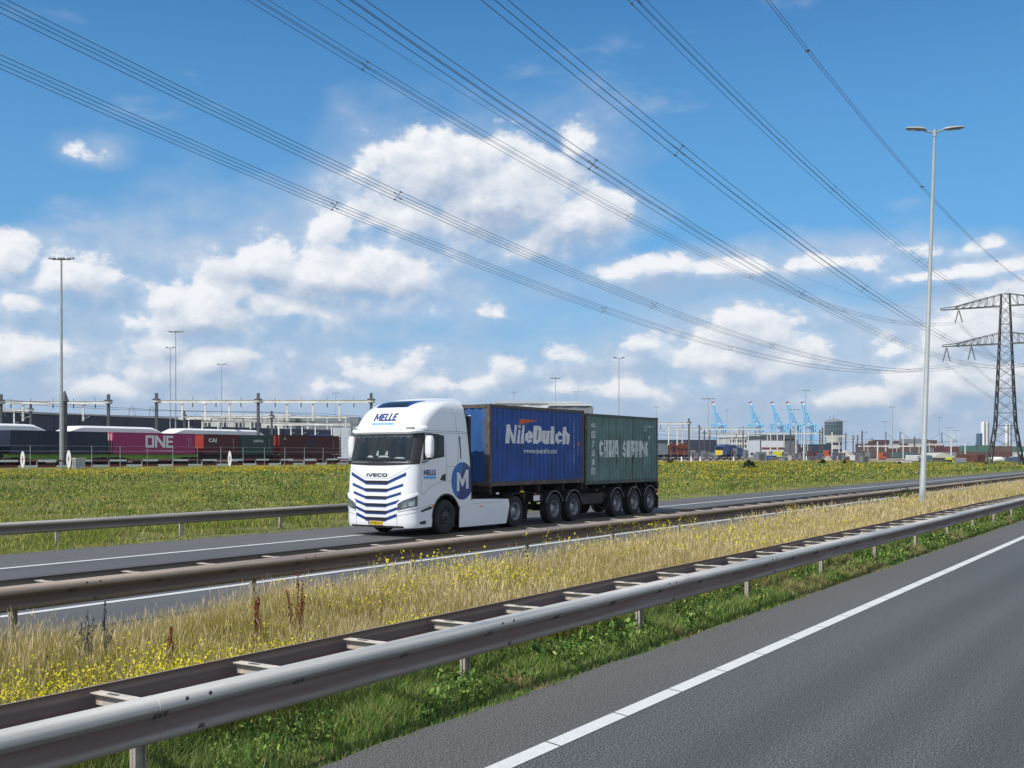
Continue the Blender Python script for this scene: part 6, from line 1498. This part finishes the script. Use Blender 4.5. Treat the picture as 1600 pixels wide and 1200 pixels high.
def heap(x0, x1, yt, Y, label):
    a = gpt((x0+x1)/2, Y); r_ = (x1-x0)/2*Y/1700.; h = (CAMH-(yt-711)/1700.*Y)-a.z; rows = []
    for j in range(9):
        f_ = j/8; rows.append([(r_*f_*math.cos(t)*(1+.08*math.sin(t*3+x0)), r_*.8*f_*math.sin(t), h*(1-f_**1.7)*(1+.12*mnoise.noise(Vector((math.cos(t)*f_*3, math.sin(t)*f_*3, x0))))) for t in [i*2*PI/28 for i in range(28)]])
    o = MB().grid(rows[::-1], True, True).build('gravel_heap', M_heap); o.location = a; tag(o, label, 'gravel heap')
heap(1302, 1341, 703, 330, 'pale dome shaped gravel heap below and right of the glass tower'); heap(1225, 1242, 711, 300, 'low gravel heap left of the long dark warehouse'); heap(1286, 1302, 712, 300, 'small gravel heap just below the glass tower')
heap(1205, 1222, 713, 290, 'low gravel heap in front of the white building with red bands')
Yq = 330; a = gpt(1544, Yq); rt = empty('storage_tank', a, 0, 'white horizontal cylindrical tank seen beside the pylon legs', 'tank'); p_ = Yq/1700.
def hcyl(L, r, n=20):
    mb = MB(); rows = []
    for x, q in ((0, 0), (.05*L, .75), (.12*L, 1), (.88*L, 1), (.95*L, .75), (L, 0)): rows.append([(x, r*q*math.cos(t), r+r*q*math.sin(t)) for t in [i*2*PI/n for i in range(n)]])
    return mb.grid(rows, True, True)
hcyl(26*p_, 4.2*p_).build('shell', M_silo, rt); MB().box(3*p_, 4*p_, -.5, .5, 0, 1).box(20*p_, 21*p_, -.5, .5, 0, 1).build('saddle', M_gpost, rt)
for x, L_, Y, h, c, lab, nm, cat in ((1568, 14, 330, 7.5, 'blue', 'blue tarpaulin covered load right behind the pylon legs', 'covered_load', 'load'), (1584, 18, 340, 8.5, 'blue', 'blue site cabin at the right edge', 'site_cabin', 'cabin'), (1406, 18, 280, 4, 'white', 'low white barrier wall at the field edge left of the near lamp post', 'low_wall', 'wall'),
                     (1140, 14, 300, 12, 'grey', 'grey cabin just behind the locomotive', 'site_cabin', 'cabin'), (1107, 13, 300, 10, 'grey', 'grey ribbed cabin left of the yellow fronted locomotive', 'site_cabin', 'cabin'), (1225, 6, 290, 8, 'teal', 'green cabin right of the white building with red bands', 'site_cabin', 'cabin'), (1496, 13, 275, 8, 'grey', 'pale grey site cabin in front of the brown wall', 'site_cabin', 'cabin'), (1447, 9, 290, 12, 'teal', 'grey green site cabin just right of the near lamp post', 'site_cabin', 'cabin')):
    a = gpt(x, Y); p_ = Y/1700.; rt = empty(nm, a, 0, lab, cat); ribbed_box(rt, 0, L_*p_, 0, 2.4, 0, h*p_, K2[c], rib=.6, d=.05); MB().box(-.05, L_*p_+.05, -.05, 2.45, h*p_, h*p_+.1).build('roof', K2['white' if c != 'white' else 'grey'], rt)
rr = random.Random(77); names = ['black', 'dark grey', 'brown', 'pale grey', 'rust coloured', 'dull blue']; mk = [M_gpost, K2['grey'], K2['brown'], M_roofg, K2['dark red'], K2['blue']]
for i in range(34):
    x = 1078+i*8.1+rr.uniform(-3, 3); Y = rr.uniform(270, 330); a = gpt(x, Y); c = rr.randrange(6); L_ = rr.uniform(.8, 2.6); h = rr.uniform(.8, 2.6)
    rt = empty('equipment_box', a, rr.uniform(-.4, .4), f'{names[c]} trackside equipment box at the field edge, {ordw(i)} from the left', 'box', 'equipment boxes along the tracks')
    MB().box(0, L_, 0, 1.2, 0, h).build('housing', mk[c], rt, bevel=.04); MB().box(-.06, L_+.06, -.06, 1.26, h, h+.08).build('lid', M_fence, rt); MB().box(L_*.2, L_*.8, -.03, -.005, h*.15, h*.85).build('door', mk[(c+3) % 6], rt)
# parked vans and small vehicles of the yard
M_car = mat('van_white', (.65, .66, .67), .3, coat=.4); M_carr = mat('digger_yellow', (.72, .68, .04), .4); M_caro = mat('truck_orange', (.42, .10, .05), .4)
def van(x, Y, m, label, L=5.2, H=2.2, name='parked_van', cat='van'):
    a = gpt(x, Y); rt = empty(name, a, .15, label, cat)
    MB().prism([(0, .35), (L, .35), (L, H*.45), (L*.86, H*.52), (L*.72, H*.97), (L*.66, H), (.05, H), (0, H*.9)], 0, 1.9).build('body', m, rt, bevel=.05)
    MB().prism([(L*.82, H*.55), (L*.71, H*.90), (L*.56, H*.90), (L*.56, H*.55)], -.01, 1.91).build('window', M_glass, rt)
    for xx in (L*.18, L*.80):
        for y in (.12, 1.6): MB().lathe([(0, 0), (.34, 0), (.34, .22), (0, .22)], 16, 'y', (xx, y-.05, .34)).build('wheel', M_rubber, rt)
van(1157, 300, M_car, 'white van parked just right of the locomotive'); van(1196, 295, M_car, 'white van parked in front of the building with red bands', 4.4, 1.5); van(1165, 310, M_car, 'white van, second one right of the locomotive', 5.6, 2.4)
van(1211, 330, M_carr, 'yellow green vehicle in front of the building with red bands', 4., 2.4, 'yellow_loader', 'loader'); van(1288, 340, M_caro, 'orange vehicle below the glass tower', 2.6, 2.9, 'orange_truck', 'truck'); van(1374, 380, M_caro, 'red and white vehicle among the stacks left of the near lamp post', 2.6, 2.6, 'red_truck', 'truck')
van(1262, 380, K2['dark red'], 'dull red vehicle below the fifth blue crane', 3.6, 2.4, 'red_truck', 'truck'); van(1195, 285, M_cblue, 'small blue car at the field edge left of the building with red bands', 4.2, 1.6, 'parked_car', 'car')
van(1178, 320, M_car, 'pale van below the second blue crane', 5, 2.1); van(1330, 300, M_car, 'pale van in front of the pale gravel heap', 4.6, 1.8); van(1420, 310, M_car, 'white van left of the near lamp post', 5, 2.0)
# ================================================================== AIR
hz = MB().box(-3200, 3200, -300, 3600, -2, 150).build('haze', bpy.data.materials.new('haze_air'))
hm = hz.data.materials[0]; hm.use_nodes = True; hm.node_tree.nodes.clear()
ho = hm.node_tree.nodes.new('ShaderNodeOutputMaterial'); hv = hm.node_tree.nodes.new('ShaderNodeVolumePrincipled')
hv.inputs['Color'].default_value = (.80, .88, 1, 1); hv.inputs['Density'].default_value = .00008; hv.inputs['Anisotropy'].default_value = .2
hm.node_tree.links.new(hv.outputs[0], ho.inputs['Volume']); tag(hz, 'faint haze', 'haze', kind='stuff')
